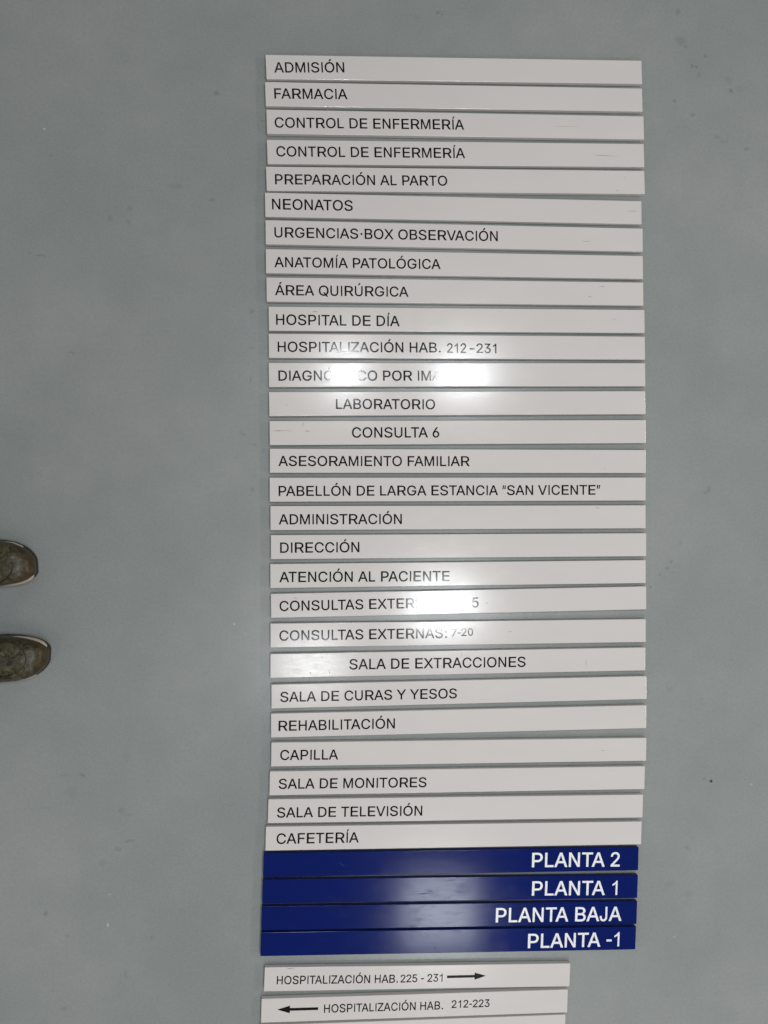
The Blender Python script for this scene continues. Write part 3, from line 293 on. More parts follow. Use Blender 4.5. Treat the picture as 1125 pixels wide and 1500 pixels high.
 '3':([208,-16,240,-15,267,-11,298,-2,328,13,348,28,370,51,384,72,395,99,401,133,400,165,395,188,391,201,383,219,373,234,354,255,340,267,324,277,308,285,291,291,269,296,245,299,243,300,379,455,381,463,381,506,379,513,375,516,368,518,73,517,66,516,62,511,61,505,61,454,63,447,67,444,74,442,265,442,269,441,267,438,150,304,148,296,148,250,151,242,158,239,206,238,232,236,249,233,275,223,287,215,297,206,308,191,314,178,319,154,319,134,317,120,310,103,302,91,294,83,278,72,255,63,229,59,197,60,181,63,164,69,151,76,141,84,135,90,128,100,120,117,117,134,112,139,105,140,45,140,38,137,35,130,37,112,41,95,50,72,67,47,87,27,111,10,138,-2,174,-12],[[27,28,29],[27,29,30],[26,27,30],[26,30,31],[25,26,31],[25,31,32],[24,25,32],[24,32,33],[23,24,33],[22,23,38],[38,23,37],[37,23,33],[37,33,34],[37,34,35],[37,35,36],[22,38,39],[22,39,40],[22,40,41],[21,22,41],[20,21,41],[19,20,41],[19,41,42],[18,19,42],[17,18,42],[16,17,42],[15,16,42],[14,15,42],[14,42,43],[14,43,45],[45,43,44],[14,45,46],[14,46,47],[13,14,47],[13,47,48],[13,48,49],[12,13,49],[12,49,50],[12,50,51],[11,12,51],[11,51,52],[10,11,52],[10,52,53],[9,10,53],[9,53,54],[71,72,73],[71,73,74],[70,71,74],[70,74,75],[9,54,55],[69,70,75],[8,9,55],[69,75,76],[8,55,56],[68,69,76],[68,76,77],[8,56,57],[67,68,77],[7,8,57],[67,77,78],[7,57,58],[66,67,78],[65,66,78],[7,58,59],[64,65,78],[6,7,59],[64,78,79],[6,59,60],[63,64,79],[6,60,61],[62,63,79],[61,62,79],[6,61,79],[5,6,79],[5,79,80],[4,5,80],[4,80,81],[3,4,81],[3,81,82],[2,3,82],[2,82,83],[1,2,83],[1,83,0]]),
 '5':([212,-16,225,-16,255,-13,277,-8,294,-2,314,8,329,18,340,27,356,43,375,69,383,83,390,102,398,140,400,173,398,187,395,205,387,233,378,253,369,268,355,286,339,302,328,311,305,325,290,331,267,338,247,341,225,342,204,340,185,336,162,328,147,320,145,321,158,440,162,442,361,442,368,444,373,448,374,456,374,506,372,513,368,516,361,518,99,517,92,516,88,511,86,502,59,260,58,252,60,248,63,245,71,243,126,237,132,238,144,247,159,255,181,263,208,267,226,267,242,265,265,257,280,247,289,239,306,215,311,203,316,187,318,168,317,144,313,125,304,105,289,85,279,77,261,66,244,61,228,59,203,60,184,65,166,74,152,85,142,98,135,113,130,132,125,138,118,139,62,139,56,138,52,134,51,124,54,105,58,89,64,73,81,47,97,30,111,18,126,8,154,-5,186,-13],[[40,41,42],[40,42,43],[39,40,43],[39,43,44],[38,39,44],[38,44,45],[37,38,45],[37,45,33],[33,45,32],[32,45,46],[36,37,33],[35,36,33],[34,35,33],[31,32,46],[25,26,27],[24,25,27],[24,27,28],[23,24,28],[23,28,29],[22,23,29],[22,29,30],[21,22,30],[30,31,46],[21,30,46],[20,21,46],[19,20,46],[18,19,56],[56,19,46],[17,18,57],[57,18,56],[55,56,46],[17,57,58],[17,58,59],[54,55,46],[54,46,47],[17,59,60],[53,54,47],[16,17,60],[53,47,48],[53,48,49],[16,60,61],[52,53,49],[52,49,50],[52,50,51],[16,61,62],[15,16,62],[15,62,63],[14,15,63],[14,63,64],[13,14,64],[13,64,65],[12,13,65],[12,65,66],[12,66,67],[11,12,67],[81,82,83],[81,83,84],[80,81,84],[80,84,85],[80,85,86],[79,80,86],[11,67,68],[79,86,87],[78,79,87],[11,68,69],[78,87,88],[10,11,69],[77,78,88],[77,88,89],[10,69,70],[76,77,89],[9,10,70],[9,70,71],[75,76,89],[75,89,90],[8,9,71],[8,71,72],[74,75,90],[8,72,73],[73,74,90],[8,73,90],[8,90,91],[7,8,91],[7,91,92],[6,7,92],[6,92,93],[5,6,93],[4,5,93],[4,93,94],[3,4,94],[3,94,95],[2,3,95],[1,2,95],[1,95,0]]),
 '6':([220,-16,246,-15,283,-8,307,2,321,11,336,22,359,45,376,69,388,97,395,127,397,146,397,168,395,188,389,215,384,230,376,246,358,270,341,287,328,297,312,306,293,314,266,320,249,322,224,322,205,319,203,320,328,503,330,507,329,512,325,516,320,517,254,517,248,516,245,513,133,350,99,297,82,266,72,244,63,218,58,197,55,176,55,146,59,117,70,82,78,67,90,49,115,23,129,12,146,2,168,-7,187,-12,206,-15,212,58,195,62,175,72,159,86,148,101,139,121,135,140,134,165,136,182,140,197,147,212,158,227,174,241,189,249,206,254,216,256,246,254,267,247,280,239,295,225,304,212,312,195,316,179,318,157,316,135,312,119,303,100,291,84,281,75,268,67,251,60,238,58],[[30,31,32],[29,30,32],[28,29,32],[28,32,33],[28,33,34],[27,28,34],[26,27,34],[25,26,34],[25,34,35],[21,22,23],[21,23,24],[20,21,24],[24,25,35],[20,24,35],[19,20,35],[18,19,35],[17,18,35],[17,35,36],[16,17,36],[15,16,36],[15,36,68],[68,36,67],[67,36,37],[66,67,37],[15,68,69],[65,66,37],[64,65,37],[15,69,70],[14,15,70],[64,37,38],[63,64,38],[14,70,71],[13,14,71],[62,63,38],[13,71,72],[62,38,39],[12,13,72],[12,72,73],[61,62,39],[60,61,39],[60,39,40],[12,73,74],[11,12,74],[59,60,40],[11,74,75],[59,40,41],[10,11,75],[58,59,41],[10,75,76],[9,10,76],[58,41,42],[57,58,42],[9,76,77],[8,9,77],[56,57,42],[8,77,78],[56,42,43],[55,56,43],[8,78,79],[7,8,79],[54,55,43],[7,79,80],[54,43,44],[7,80,81],[53,54,44],[6,7,81],[53,44,45],[6,81,82],[52,53,45],[6,82,83],[83,52,45],[6,83,45],[6,45,46],[5,6,46],[5,46,47],[4,5,47],[4,47,48],[3,4,48],[2,3,48],[2,48,49],[2,49,50],[1,2,50],[1,50,51],[0,1,51]]),
 '7':([97,-9,162,-9,169,-7,174,-2,398,443,399,451,399,506,398,512,394,516,386,518,65,517,58,516,54,512,53,505,53,454,55,447,59,444,66,442,305,442,309,441,90,6,88,1,89,-4,92,-7],[[8,9,10],[8,10,11],[7,8,11],[7,11,12],[6,7,12],[6,12,13],[5,6,13],[5,13,14],[5,14,15],[4,5,15],[4,15,16],[4,16,17],[3,4,19],[19,4,18],[18,4,17],[3,19,20],[3,20,21],[3,21,22],[2,3,22],[2,22,23],[2,23,0],[1,2,0]]),
 '.':([86,-13,100,-13,108,-12,116,-10,126,-4,142,13,149,34,149,46,147,57,144,65,137,75,122,88,110,93,99,95,91,95,80,93,68,88,61,83,52,74,47,67,41,48,41,32,44,21,50,10,67,-6,75,-10],[[12,13,14],[12,14,15],[11,12,15],[11,15,16],[10,11,16],[10,16,17],[10,17,18],[9,10,18],[9,18,19],[9,19,20],[8,9,20],[7,8,20],[7,20,21],[6,7,21],[5,6,21],[5,21,22],[5,22,23],[4,5,23],[4,23,24],[3,4,24],[3,24,25],[2,3,25],[2,25,0],[1,2,0]]),
 ':':([86,-13,100,-13,108,-12,116,-10,126,-4,142,13,149,34,149,46,147,57,144,65,137,75,122,88,110,93,99,95,91,95,80,93,68,88,61,83,52,74,47,67,41,48,41,32,44,21,50,10,67,-6,75,-10,88,262,100,262,110,264,119,267,127,272,138,283,143,290,149,310,149,321,147,332,144,340,138,349,128,359,121,364,100,370,90,370,79,368,70,365,62,359,48,344,44,336,41,324,41,309,43,299,51,284,62,273,69,268],[[12,13,14],[12,14,15],[11,12,15],[11,15,16],[10,11,16],[10,16,17],[10,17,18],[9,10,18],[9,18,19],[9,19,20],[8,9,20],[7,8,20],[7,20,21],[6,7,21],[5,6,21],[5,21,22],[5,22,23],[4,5,23],[4,23,24],[3,4,24],[3,24,25],[2,3,25],[2,25,0],[1,2,0],[40,41,42],[39,40,42],[39,42,43],[39,43,44],[38,39,44],[37,38,44],[37,44,45],[36,37,45],[36,45,46],[35,36,46],[35,46,47],[34,35,47],[34,47,48],[33,34,48],[32,33,48],[32,48,49],[32,49,50],[31,32,50],[31,50,51],[30,31,51],[30,51,52],[29,30,52],[29,52,26],[28,29,26],[27,28,26]]),
 '-':([114,179,332,178,339,180,343,183,345,190,345,241,344,247,340,252,333,253,118,254,111,252,107,249,105,242,105,191,107,183],[[8,9,10],[7,8,10],[7,10,11],[6,7,11],[6,11,12],[5,6,12],[5,12,13],[4,5,13],[4,13,14],[3,4,14],[2,3,14],[2,14,0],[1,2,0]]),
 '·':([88,188,107,188,118,191,129,197,141,209,146,216,152,237,152,246,149,260,141,274,130,285,124,289,106,295,97,296,84,294,75,291,65,285,51,270,47,262,44,250,43,242,44,233,47,221,51,213,65,198,76,191],[[12,13,14],[11,12,14],[11,14,15],[11,15,16],[10,11,16],[10,16,17],[9,10,17],[8,9,17],[8,17,18],[8,18,19],[7,8,19],[7,19,20],[6,7,20],[6,20,21],[5,6,21],[5,21,22],[5,22,23],[4,5,23],[4,23,24],[3,4,24],[3,24,25],[2,3,25],[2,25,0],[1,2,0]]),
 '“':([52,309,118,309,124,310,128,314,132,335,159,506,158,512,154,516,147,517,107,517,101,516,96,511,43,320,45,313,175,309,241,309,247,310,252,315,282,505,281,512,277,516,270,517,230,517,224,516,219,511,167,322,167,314,170,311],[[7,8,9],[7,9,10],[6,7,10],[6,10,11],[5,6,11],[5,11,12],[4,5,12],[3,4,12],[3,12,13],[2,3,13],[2,13,0],[1,2,0],[20,21,22],[20,22,23],[19,20,23],[19,23,24],[18,19,24],[18,24,25],[17,18,25],[17,25,26],[16,17,26],[16,26,27],[16,27,14],[15,16,14]]),
 '”':([52,309,96,309,102,310,106,314,158,504,158,511,154,516,147,517,84,517,78,516,73,511,43,322,45,313,175,309,219,309,225,310,229,314,281,503,281,511,277,516,270,517,207,517,201,516,197,512,195,504,166,320,168,313],[[6,7,8],[6,8,9],[5,6,9],[5,9,10],[4,5,10],[4,10,11],[3,4,11],[3,11,12],[2,3,12],[2,12,0],[1,2,0],[19,20,21],[19,21,22],[18,19,22],[18,22,23],[18,23,24],[17,18,24],[17,24,25],[16,17,25],[16,25,26],[15,16,26],[15,26,13],[14,15,13]]),
}
CAP = 716.0 / 526.0
def stem_I(acc):
    V = [0,-9, 76,-9, 76,517, 0,517]; F = [[0,1,2,3]]
    if acc: V += [12,544, 60,544, 132,667, 48,667]; F.append([4,5,6,7])
    return V, F
def digit_one():
    b = [(109,455),(175,484),(240,524),(278,555),(371,555)]; t = [(109,545),(190,590),(255,642),(300,716),(371,716)]
    P = [(278,0),(371,0),(371,555),(278,555)] + b + t
    F = [[0,1,2,3]] + [[4+i, 5+i, 10+i, 9+i] for i in range(4)]
    V = []
    for x, y in P: V += [x / CAP, y / CAP - 9]
    return V, F
GLYPH['I'] = stem_I(False); GLYPH['Í'] = stem_I(True); GLYPH['1'] = digit_one()
def layout(text):
    """triangles of a line of capitals; ink starts at x = 0; returns verts in thousandths, faces, ink width"""
    V, F = [], []; x = 0; x0 = None; x1 = 0; prev = ''
    for ch in text:
        adv, a, b_ = MET[ch]
        x += KERN.get(prev + ch, 0); prev = ch
        if ch != ' ':
            gv, gf = GLYPH[ch]
            xs = gv[0::2]; lo, hi = min(xs), max(xs)
            if ch in 'Í': hi = 76
            k = (b_ - a) / (hi - lo)
            if ch in '.:·IÍ': k = CAP
            base = len(V)
            off = x + (a if ch not in 'IÍ' else a + 6)
            for i in range(0, len(gv), 2): V.append((off + (gv[i] - lo) * k, (gv[i+1] + 9) * CAP))
            F += [tuple(base + q for q in f) for f in gf]
            if x0 is None: x0 = x + a
            x1 = x + b_
        x += adv
    return [(u - x0, v) for u, v in V], F, x1 - x0

def flat(name, V2, F, mat, parent, z):
    """thin sheet of cut vinyl in the strip's own frame"""
    me = mesh(name, [(u, v, z) for u, v in V2], F, mat)
    bm = bmesh.new(); bm.from_mesh(me)
    for f in bm.faces:
        if f.normal.z < 0: f.normal_flip()
    bm.to_mesh(me); bm.free()
    return link(name, me, parent)

FZ = .00015
def make_strip(name, label, group, ends, W, mat, texts, arrows=(), scuffs=(), roll=0.0, vin=None):
    (xl, yl0, yl1), (xr_, yr0, yr1) = ends
    a = (ground(xl, yl0, FACE) + ground(xl, yl1, FACE)) / 2
    b = (ground(xr_, yr0, FACE) + ground(xr_, yr1, FACE)) / 2
    c = (a + b) / 2; L = (b - a).length; ang = math.atan2(b.y - a.y, b.x - a.x)
    root = empty(name, (c.x, c.y, abs(math.sin(roll)) * W / 2))
    root.rotation_euler = (roll, 0, ang)
    tag(root, label, 'sign', group)
    link('panel', strip_mesh(L, W, mat), root)
    ca, sa = math.cos(-ang), math.sin(-ang)
    def loc(px, py):
        g = ground(px, py, FACE) - c
        return Vector((g.x * ca - g.y * sa, g.x * sa + g.y * ca))
    vin = vin or M_BLACK
    for t in texts:
        body, x0, y0, x1, y1 = t[:5]
        p, q = loc(x0, y0), loc(x1, y1)
        V, F, wd = layout(body)
        u = q - p; k = u.length / wd
        u.normalize(); n = Vector((-u.y, u.x))
        ky = t[5] * CAM_H / FPX / 716.0 if len(t) > 5 else k
        flat('lettering', [tuple(p + u * vx * k + n * vy * ky) for vx, vy in V], F, vin, root, THICK + FZ)
    for (tx, ty, bx, by, ex, ey, hw, sw) in arrows:      # tip, head base, shaft end, head and shaft half widths (px)
        t, hb, e = loc(tx, ty), loc(bx, by), loc(ex, ey)
        u = (e - t).normalized(); n = Vector((-u.y, u.x)); px = CAM_H / FPX
        V = [t, hb + n * hw * px, hb + n * sw * px, e + n * sw * px, e - n * sw * px, hb - n * sw * px, hb - n * hw * px]
        flat('arrow', [tuple(v) for v in V], [(0, 1, 2, 5, 6), (2, 3, 4, 5)], vin, root, THICK + FZ)
    for (sx, sy, ex, ey, wd) in scuffs:                  # hairline scratches: pointed slivers with a ragged middle
        p, q = loc(sx, sy), loc(ex, ey); u = q - p; n = Vector((-u.y, u.x)).normalized()
        m = 7; up, dn = [], []
        for i in range(m + 1):
            f = i / m; hw = wd * CAM_H / FPX * .5 * math.sin(PI * max(.04, min(.96, f))) * random.uniform(.5, 1.1)
            cc = p + u * f + n * random.uniform(-.0002, .0002)
            up.append(tuple(cc + n * hw)); dn.append(tuple(cc - n * hw))
        flat('scratch', up + dn, [(i, m + 1 + i, m + 2 + i, i + 1) for i in range(m)], M_SCUFF_BLUE if mat is M_BLUE else M_SCUFF, root, THICK + FZ * .6)
    return root

PXW = .0495
WG = 'white sign strips laid in a column on the floor'
BG = 'blue sign strips below the white column'
AG = 'short white arrow strips at the bottom'
D2R = PI / 180
# (label, left end x, top, bottom, right end x, top, bottom, texts, scratches, roll in degrees)
STRIPS = [
 ('white strip lettered ADMISIÓN, topmost of the column on the grey floor', 389.6,80.5,115.2, 940.2,88.8,122.7,
  [('ADMISIÓN',402,106.4,504.7,106.2)], [], .1),
 ('white strip lettered FARMACIA, just below the one reading ADMISIÓN', 388.7,120,155.2, 941,129.6,163.2,
  [('FARMACIA',402,144.7,509.2,145.6)], [], -.1),
 ('white strip lettered CONTROL DE ENFERMERÍA directly below FARMACIA', 390.6,160.5,195.5, 943.2,170.4,204,
  [('CONTROL DE ENFERMERÍA',402.5,187.0,680,190.0)], [(812,185,850,185.4,.6)], 0),
 ('white strip lettered CONTROL DE ENFERMERÍA with strips CONTROL above and PREPARACIÓN below', 391.4,204.3,240.3, 943.5,210.9,244.5,
  [('CONTROL DE ENFERMERÍA',404.9,229.2,681.3,231.7)], [(868,227,908,229,.9)], .15),
 ('white strip lettered PREPARACIÓN AL PARTO, right end sticking out over the gap above NEONATOS', 390.1,244,279.2, 944.3,249.9,284.5,
  [('PREPARACIÓN AL PARTO',403,270.1,655.3,272.2)], [(902,279.8,907,279,1.0),(914.4,260,916,261,1.2)], -.1),
 ('white strip lettered NEONATOS, shifted slightly left of its neighbours', 388.3,282.1,317.3, 939.8,294.9,328,
  [('NEONATOS',398.5,306.7,516.9,309)], [(919,309.4,934,309.6,.9)], .1),
 ('white strip lettered URGENCIAS·BOX OBSERVACIÓN, below NEONATOS', 389,321.9,358, 941.6,334.7,368.7,
  [('URGENCIAS·BOX OBSERVACIÓN',402,347.8,729.3,353.4)], [(851,354,866,353.4,.9)], 0),
 ('white strip lettered ANATOMÍA PATOLÓGICA, above ÁREA QUIRÚRGICA', 389.4,364.7,399.9, 941.9,374.8,408.7,
  [('ANATOMÍA PATOLÓGICA',402,391.4,645.5,394.3)], [], -.1),
 ('white strip lettered ÁREA QUIRÚRGICA, between ANATOMÍA PATOLÓGICA and HOSPITAL DE DÍA', 390.4,406.3,441.5, 942.4,413.7,447.6,
  [('ÁREA QUIRÚRGICA',403,432.4,598.3,434.8)], [(877,420,887,419.6,1.2),(861,434.6,868,435,1.2)], .1),
 ('white strip lettered HOSPITAL DE DÍA, below ÁREA QUIRÚRGICA', 393.6,449.2,484.1, 944.3,454,487.6,
  [('HOSPITAL DE DÍA',404.4,475.9,585.5,478)], [(896,468,903,467.6,.7),(457,456.6,466,456.4,1.4)], 0),
 ('white strip lettered HOSPITALIZACIÓN HAB. 212-231, full length, its lower edge in the glare', 393.7,488.9,523.9, 944.8,492.9,526.8,
  [('HOSPITALIZACIÓN HAB.',406.8,515.5,644.7,516.5),('212',654.8,516.9,683,517.2,14.2),('-',688,517.0,695,517.2,14.2),('231',698,517.2,727.2,517.4,14.2)], [], 0),
 ('white strip lettered DIAGNÓSTICO POR IMAGEN, partly washed out by two glare spots', 393.7,531.6,566.5, 945.2,531.9,565.7,
  [('DIAGNÓSTICO POR IMAGEN',407.9,557.8,689.3,557.7)], [], 0),
 ('white strip lettered LABORATORIO, its word set in from the left end', 394.2,574,609.5, 945.3,572.9,606.5,
  [('LABORATORIO',492.1,599.1,637.5,599.7)], [(419,592.5,421,594,1.3)], 0),
 ('white strip lettered CONSULTA 6 with a dark scratch at its left end', 395,616.9,651.7, 945.9,614.8,649.3,
  [('CONSULTA 6',515.6,641.2,643.6,640.9)], [(397.5,631.0,414,631.2,1.5),(447,631.4,454,631.6,1.3),(442,626,446,618,1.0),(410,630.6,430,631.4,.7)], .1),
 ('white strip lettered ASESORAMIENTO FAMILIAR, below CONSULTA 6', 395.2,657.6,692, 946,659.2,692.8,
  [('ASESORAMIENTO FAMILIAR',407.9,682.8,688,682.9)], [(884,686,887,687,1.0)], -.1),
 ('white strip lettered PABELLÓN DE LARGA ESTANCIA “SAN VICENTE”, the longest wording', 395,699.7,734.9, 945.9,699.2,733.3,
  [('PABELLÓN DE LARGA ESTANCIA “SAN VICENTE”',408.1,726.7,879.2,724.7)], [], .1),
 ('white strip lettered ADMINISTRACIÓN, above DIRECCIÓN', 396.1,741.3,776.5, 945.9,740,773.9,
  [('ADMINISTRACIÓN',408.4,768.3,588.7,767.7)], [(872,743.5,879,744.6,1.3)], 0),
 ('white strip lettered DIRECCIÓN, between ADMINISTRACIÓN and ATENCIÓN AL PACIENTE', 396.8,784,818.9, 946.7,781,814.7,
  [('DIRECCIÓN',410.3,809.9,526.5,809)], [], .1),
 ('white strip lettered ATENCIÓN AL PACIENTE, below DIRECCIÓN', 396,826.4,861.3, 946,820.5,854.1,
  [('ATENCIÓN AL PACIENTE',409.2,853,658.8,851.3)], [], 0),
 ('white strip lettered CONSULTAS EXTERNAS: 1 - 5, its middle lost in glare', 396.9,869.9,905.3, 946.7,859.2,892.3,
  [('CONSULTAS EXTERNAS:',409.5,895.4,653.5,889.8),('1',667,889.2,671.5,889.1,15),('-',677.5,889.0,684.5,888.9,15),('5',691.5,889.8,701.3,889.6,14.8)],
  [(429,874.5,436,877.5,.9),(711,883,715,883.4,1.3)], 0),
 ('white strip lettered CONSULTAS EXTERNAS: 7-20 with the smaller figures', 396.2,913.3,948.8, 946,906.9,940.5,
  [('CONSULTAS EXTERNAS:',409.2,938.7,653.7,934.6),('7-20',661.5,932.4,693.2,931.2,11.2)], [(743,925.6,751,925,.9)], 0),
 ('white strip lettered SALA DE EXTRACCIONES, worded at mid length with a glare patch left', 396,957.6,993.6, 945.3,948.5,981.9,
  [('SALA DE EXTRACCIONES',511.6,980.8,769.9,976.9)], [(858.3,965,858.6,977,.9),(676,954,676.2,964,.7),(471,961,472,964,1.2),(454,984,456,988,1.2),(482,983,483,987,1.0)], 0),
 ('white strip lettered SALA DE CURAS Y YESOS, above REHABILITACIÓN', 397.6,1002.4,1038.4, 946.9,990.4,1024,
  [('SALA DE CURAS Y YESOS',410.5,1028.4,669.3,1022.9)], [], .1),
 ('white strip lettered REHABILITACIÓN, above CAPILLA', 397,1045,1081, 946.7,1033,1066.7,
  [('REHABILITACIÓN',407.9,1070.9,578.5,1067.1)], [], 0),
 ('white strip lettered CAPILLA, between REHABILITACIÓN and SALA DE MONITORES', 397.3,1087.5,1123.2, 946.7,1081,1114.4,
  [('CAPILLA',410.3,1113.5,495.3,1112.6)], [(880,1099.4,887.5,1099.2,.9)], -.1),
 ('white strip lettered SALA DE MONITORES, below CAPILLA', 395.0,1129.9,1165.3, 944.4,1122.4,1156,
  [('SALA DE MONITORES',408.1,1155.7,624.7,1153.1)], [], .1),
 ('white strip lettered SALA DE TELEVISIÓN, above CAFETERÍA', 392.7,1169.9,1207, 941.7,1164,1197.6,
  [('SALA DE TELEVISIÓN',405.7,1197.8,618.5,1194.8)], [], 0),
 ('white strip lettered CAFETERÍA, touching the topmost blue strip', 389.2,1211.2,1246.1, 939.6,1203.7,1236.5,
  [('CAFETERÍA',404.9,1236.4,525.5,1234.2)], [], 0),
]
for (lab, xl, a0, a1, xq, b0, b1, tx, scu, roll) in STRIPS:
    make_strip('sign_strip', lab, WG, ((xl, a0, a1), (xq, b0, b1)), PXW, M_WHITE, tx, (), scu, roll * D2R)
BLUES = [
 ('blue strip lettered PLANTA 2 in white, topmost of the blue ones', 385.6,1249.8,1285.1, 935.2,1241.2,1274.8, [('PLANTA 2',778.9,1270.4,907.5,1269.3,21.6)], [(603,1262,603.4,1272,.8),(497,1263,505,1270,1.2),(588,1250,600,1249.6,.7)], -.5),
 ('blue strip lettered PLANTA 1 in white, second from top', 384.3,1288.5,1323.7, 934,1281.6,1315.9, [('PLANTA 1',778.9,1312,904,1310.9,21.6)], [(607,1309.6,634,1308.4,1.0),(611,1296,622,1297,.7),(626,1304.5,634,1306,.8),(655,1289.5,668,1289,1.2)], .1),
 ('blue strip lettered PLANTA BAJA in white, a dark smudge in its glare', 382.9,1328,1362.4, 933,1320,1353.9, [('PLANTA BAJA',725.9,1351.3,910.1,1348.9,21.6)], [(599,1344,602.5,1332,.7),(634.5,1327,636,1330,1.2)], -.1),
 ('blue strip lettered PLANTA -1 in white, lowest of the blue ones', 381.8,1366.4,1400.3, 931.3,1357.6,1390.7, [('PLANTA -1',773,1389,906.9,1386.2,21.6)], [(561,1380,566,1392,1.0),(634,1385,640,1391,1.0)], .1),
]
blue_roots = [make_strip('sign_strip', lab, BG, ((xl, a0, a1), (xq, b0, b1)), PXW, M_BLUE, tx, (), scu, roll * D2R, M_WHITE_VINYL)
              for (lab, xl, a0, a1, xq, b0, b1, tx, scu, roll) in BLUES]
make_strip('arrow_strip', 'short white strip lettered HOSPITALIZACIÓN HAB. 225 - 231 with arrow pointing right', AG,
  ((387.2, 1417.4, 1452.3), (834.9, 1411.8, 1444.5)), PXW, M_WHITE,
  [('HOSPITALIZACIÓN HAB.', 405.2, 1442.0, 582, 1439.6, 12.2), ('225 - 231', 586.5, 1439.3, 648.1, 1437.8, 11.6)],
  [(712, 1429.3, 695.2, 1429.9, 654.8, 1430.9, 5.3, 1.9)], [(420,1418.6,432,1418.5,1.6)], 0)
make_strip('arrow_strip', 'short white strip lettered HOSPITALIZACIÓN HAB. 212-223 with arrow pointing left', AG,
  ((382.7, 1463.2, 1498.7), (831.4, 1449.9, 1482.7)), PXW, M_WHITE,
  [('HOSPITALIZACIÓN HAB.', 474.5, 1483.6, 648.1, 1478.6, 12.2), ('212-223', 661.3, 1476.6, 717, 1474.9, 11.4)],
  [(406, 1478.9, 424.7, 1478.6, 466, 1477.4, 5.5, 2.0)], [], 0)
make_strip('arrow_strip', 'short white strip cut off by the bottom edge of the picture', AG,
  ((381.0, 1502.0, 1537.5), (828.0, 1486.4, 1519.8)), PXW, M_WHITE, [], (), [], 0)

# a dark smudge rubbed into the third blue strip
def smudge(root, px, py):
    c = root.location; ang = root.rotation_euler.z
    g = ground(px, py, FACE) - Vector((c.x, c.y, FACE))
    ca, sa = math.cos(-ang), math.sin(-ang)
    p = Vector((g.x * ca - g.y * sa, g.x * sa + g.y * ca))
    V, F = [], []
    for k in range(5):
        q = p + Vector((-.007 + .0034 * k, random.uniform(-.0015, .0015)))
        b = len(V); n = 7
        for i in range(n):
            a = 2 * PI * i / n; rr = random.uniform(.0008, .0014)
            V.append((q.x + rr * math.cos(a), q.y + rr * 1.7 * math.sin(a)))
        V.append((q.x, q.y))
        F += [(b + i, b + (i + 1) % n, b + n) for i in range(n)]
    flat('smudge', V, F, M_SMUDGE, root, THICK + FZ)
M_SMUDGE = vinyl('dark_smudge', (.006, .008, .03), .6)
smudge(blue_roots[2], 603.5, 1356.5)

# ------------------------------------------------------------------ a crumb of dirt
def crumb():
    bm = bmesh.new(); bmesh.ops.create_icosphere(bm, subdivisions=2, radius=.0027)
    for v in bm.verts:
        f = 1 + .45 * noise.noise(v.co * 500)
        v.co = Vector((v.co.x * f, v.co.y * f * .9, v.co.z * f * .55))
    lo = min(v.co.z for v in bm.verts)
    for v in bm.verts: v.co.z -= lo
    me = bpy.data.meshes.new('crumb'); bm.to_mesh(me); bm.free()
    m, nt, b = new_mat('dark_crumb')
    n = noise_tex(nt, N(nt, 'ShaderNodeTexCoord').outputs['Object'], 900, 3)
    nt.links.new(mix(nt, n, (.012, .012, .010), (.05, .045, .04)), b.inputs['Base Color']); b.inputs['Roughness'].default_value = .8
    me.materials.append(m)
    o = link('crumb', me); g = ground(1041.7, 1144.3); o.location = (g.x, g.y, 0)
    tag(o, 'tiny dark crumb lying on the bare floor right of the strips', 'crumb')
crumb()

# ------------------------------------------------------------------ the person at the left edge: only the shoe tips reach the picture
def leather():
    m, nt, b = new_mat('olive_brown_leather')
    tc = N(nt, 'ShaderNodeTexCoord').outputs['Object']
    an = N(nt, 'ShaderNodeTexNoise'); an.inputs['Scale'].default_value = 42; an.inputs['Detail'].default_value = 6; an.inputs['Roughness'].default_value = .62
    an.inputs['Distortion'].default_value = 1.8; nt.links.new(tc, an.inputs['Vector']); a = an.outputs['Fac']; f = noise_tex(nt, stretch(nt, tc, (1, 1.6, 1)), 90, 4, .6)
    sx = N(nt, 'ShaderNodeSeparateXYZ'); nt.links.new(tc, sx.inputs[0])
    c = mix(nt, maprange(nt, a, .38, .62, 0, 1), (.013, .011, .005), (.10, .085, .045))
    c = mix(nt, mathn(nt, 'MULTIPLY', maprange(nt, f, .45, .62, 0, 1), .6), c, (.030, .024, .011))
    toe = mathn(nt, 'MULTIPLY', maprange(nt, sx.outputs[0], -.035, -.004, 0, .8, True), maprange(nt, a, .3, .6, .4, 1))
    c = mix(nt, toe, c, (.062, .038, .016))
    nt.links.new(c, b.inputs['Base Color'])
    nt.links.new(maprange(nt, f, .3, .7, .22, .42), b.inputs['Roughness'])
    b.inputs['Specular IOR Level'].default_value = .32; b.inputs['Coat Weight'].default_value = .0
    bump(nt, b, mathn(nt, 'ADD', mathn(nt, 'MULTIPLY', a, .8), mathn(nt, 'MULTIPLY', f, .25)), .4, .0015)
    return m
M_LEATHER = leather()
def simple(name, c1, c2, scale, rough, bumpd=0):
    m, nt, b = new_mat(name)
    n = noise_tex(nt, N(nt, 'ShaderNodeTexCoord').outputs['Object'], scale, 4)
    nt.links.new(mix(nt, n, c1, c2), b.inputs['Base Color']); b.inputs['Roughness'].default_value = rough
    if bumpd: bump(nt, b, n, .6, bumpd)
    return m
M_SOLE = simple('dark_rubber_sole', (.007, .004, .003), (.022, .013, .008), 60, .45)
M_WELT = simple('pale_polished_welt', (.30, .24, .19), (.50, .41, .32), 300, .25)
M_SEAM = simple('dark_olive_seam', (.012, .011, .005), (.035, .03, .014), 300, .6)
M_LACE = simple('olive_lace', (.05, .05, .022), (.16, .15, .08), 500, .7)
M_CLOTH = simple('dark_grey_trouser_cloth', (.025, .028, .032), (.05, .054, .06), 260, .9, .0008)

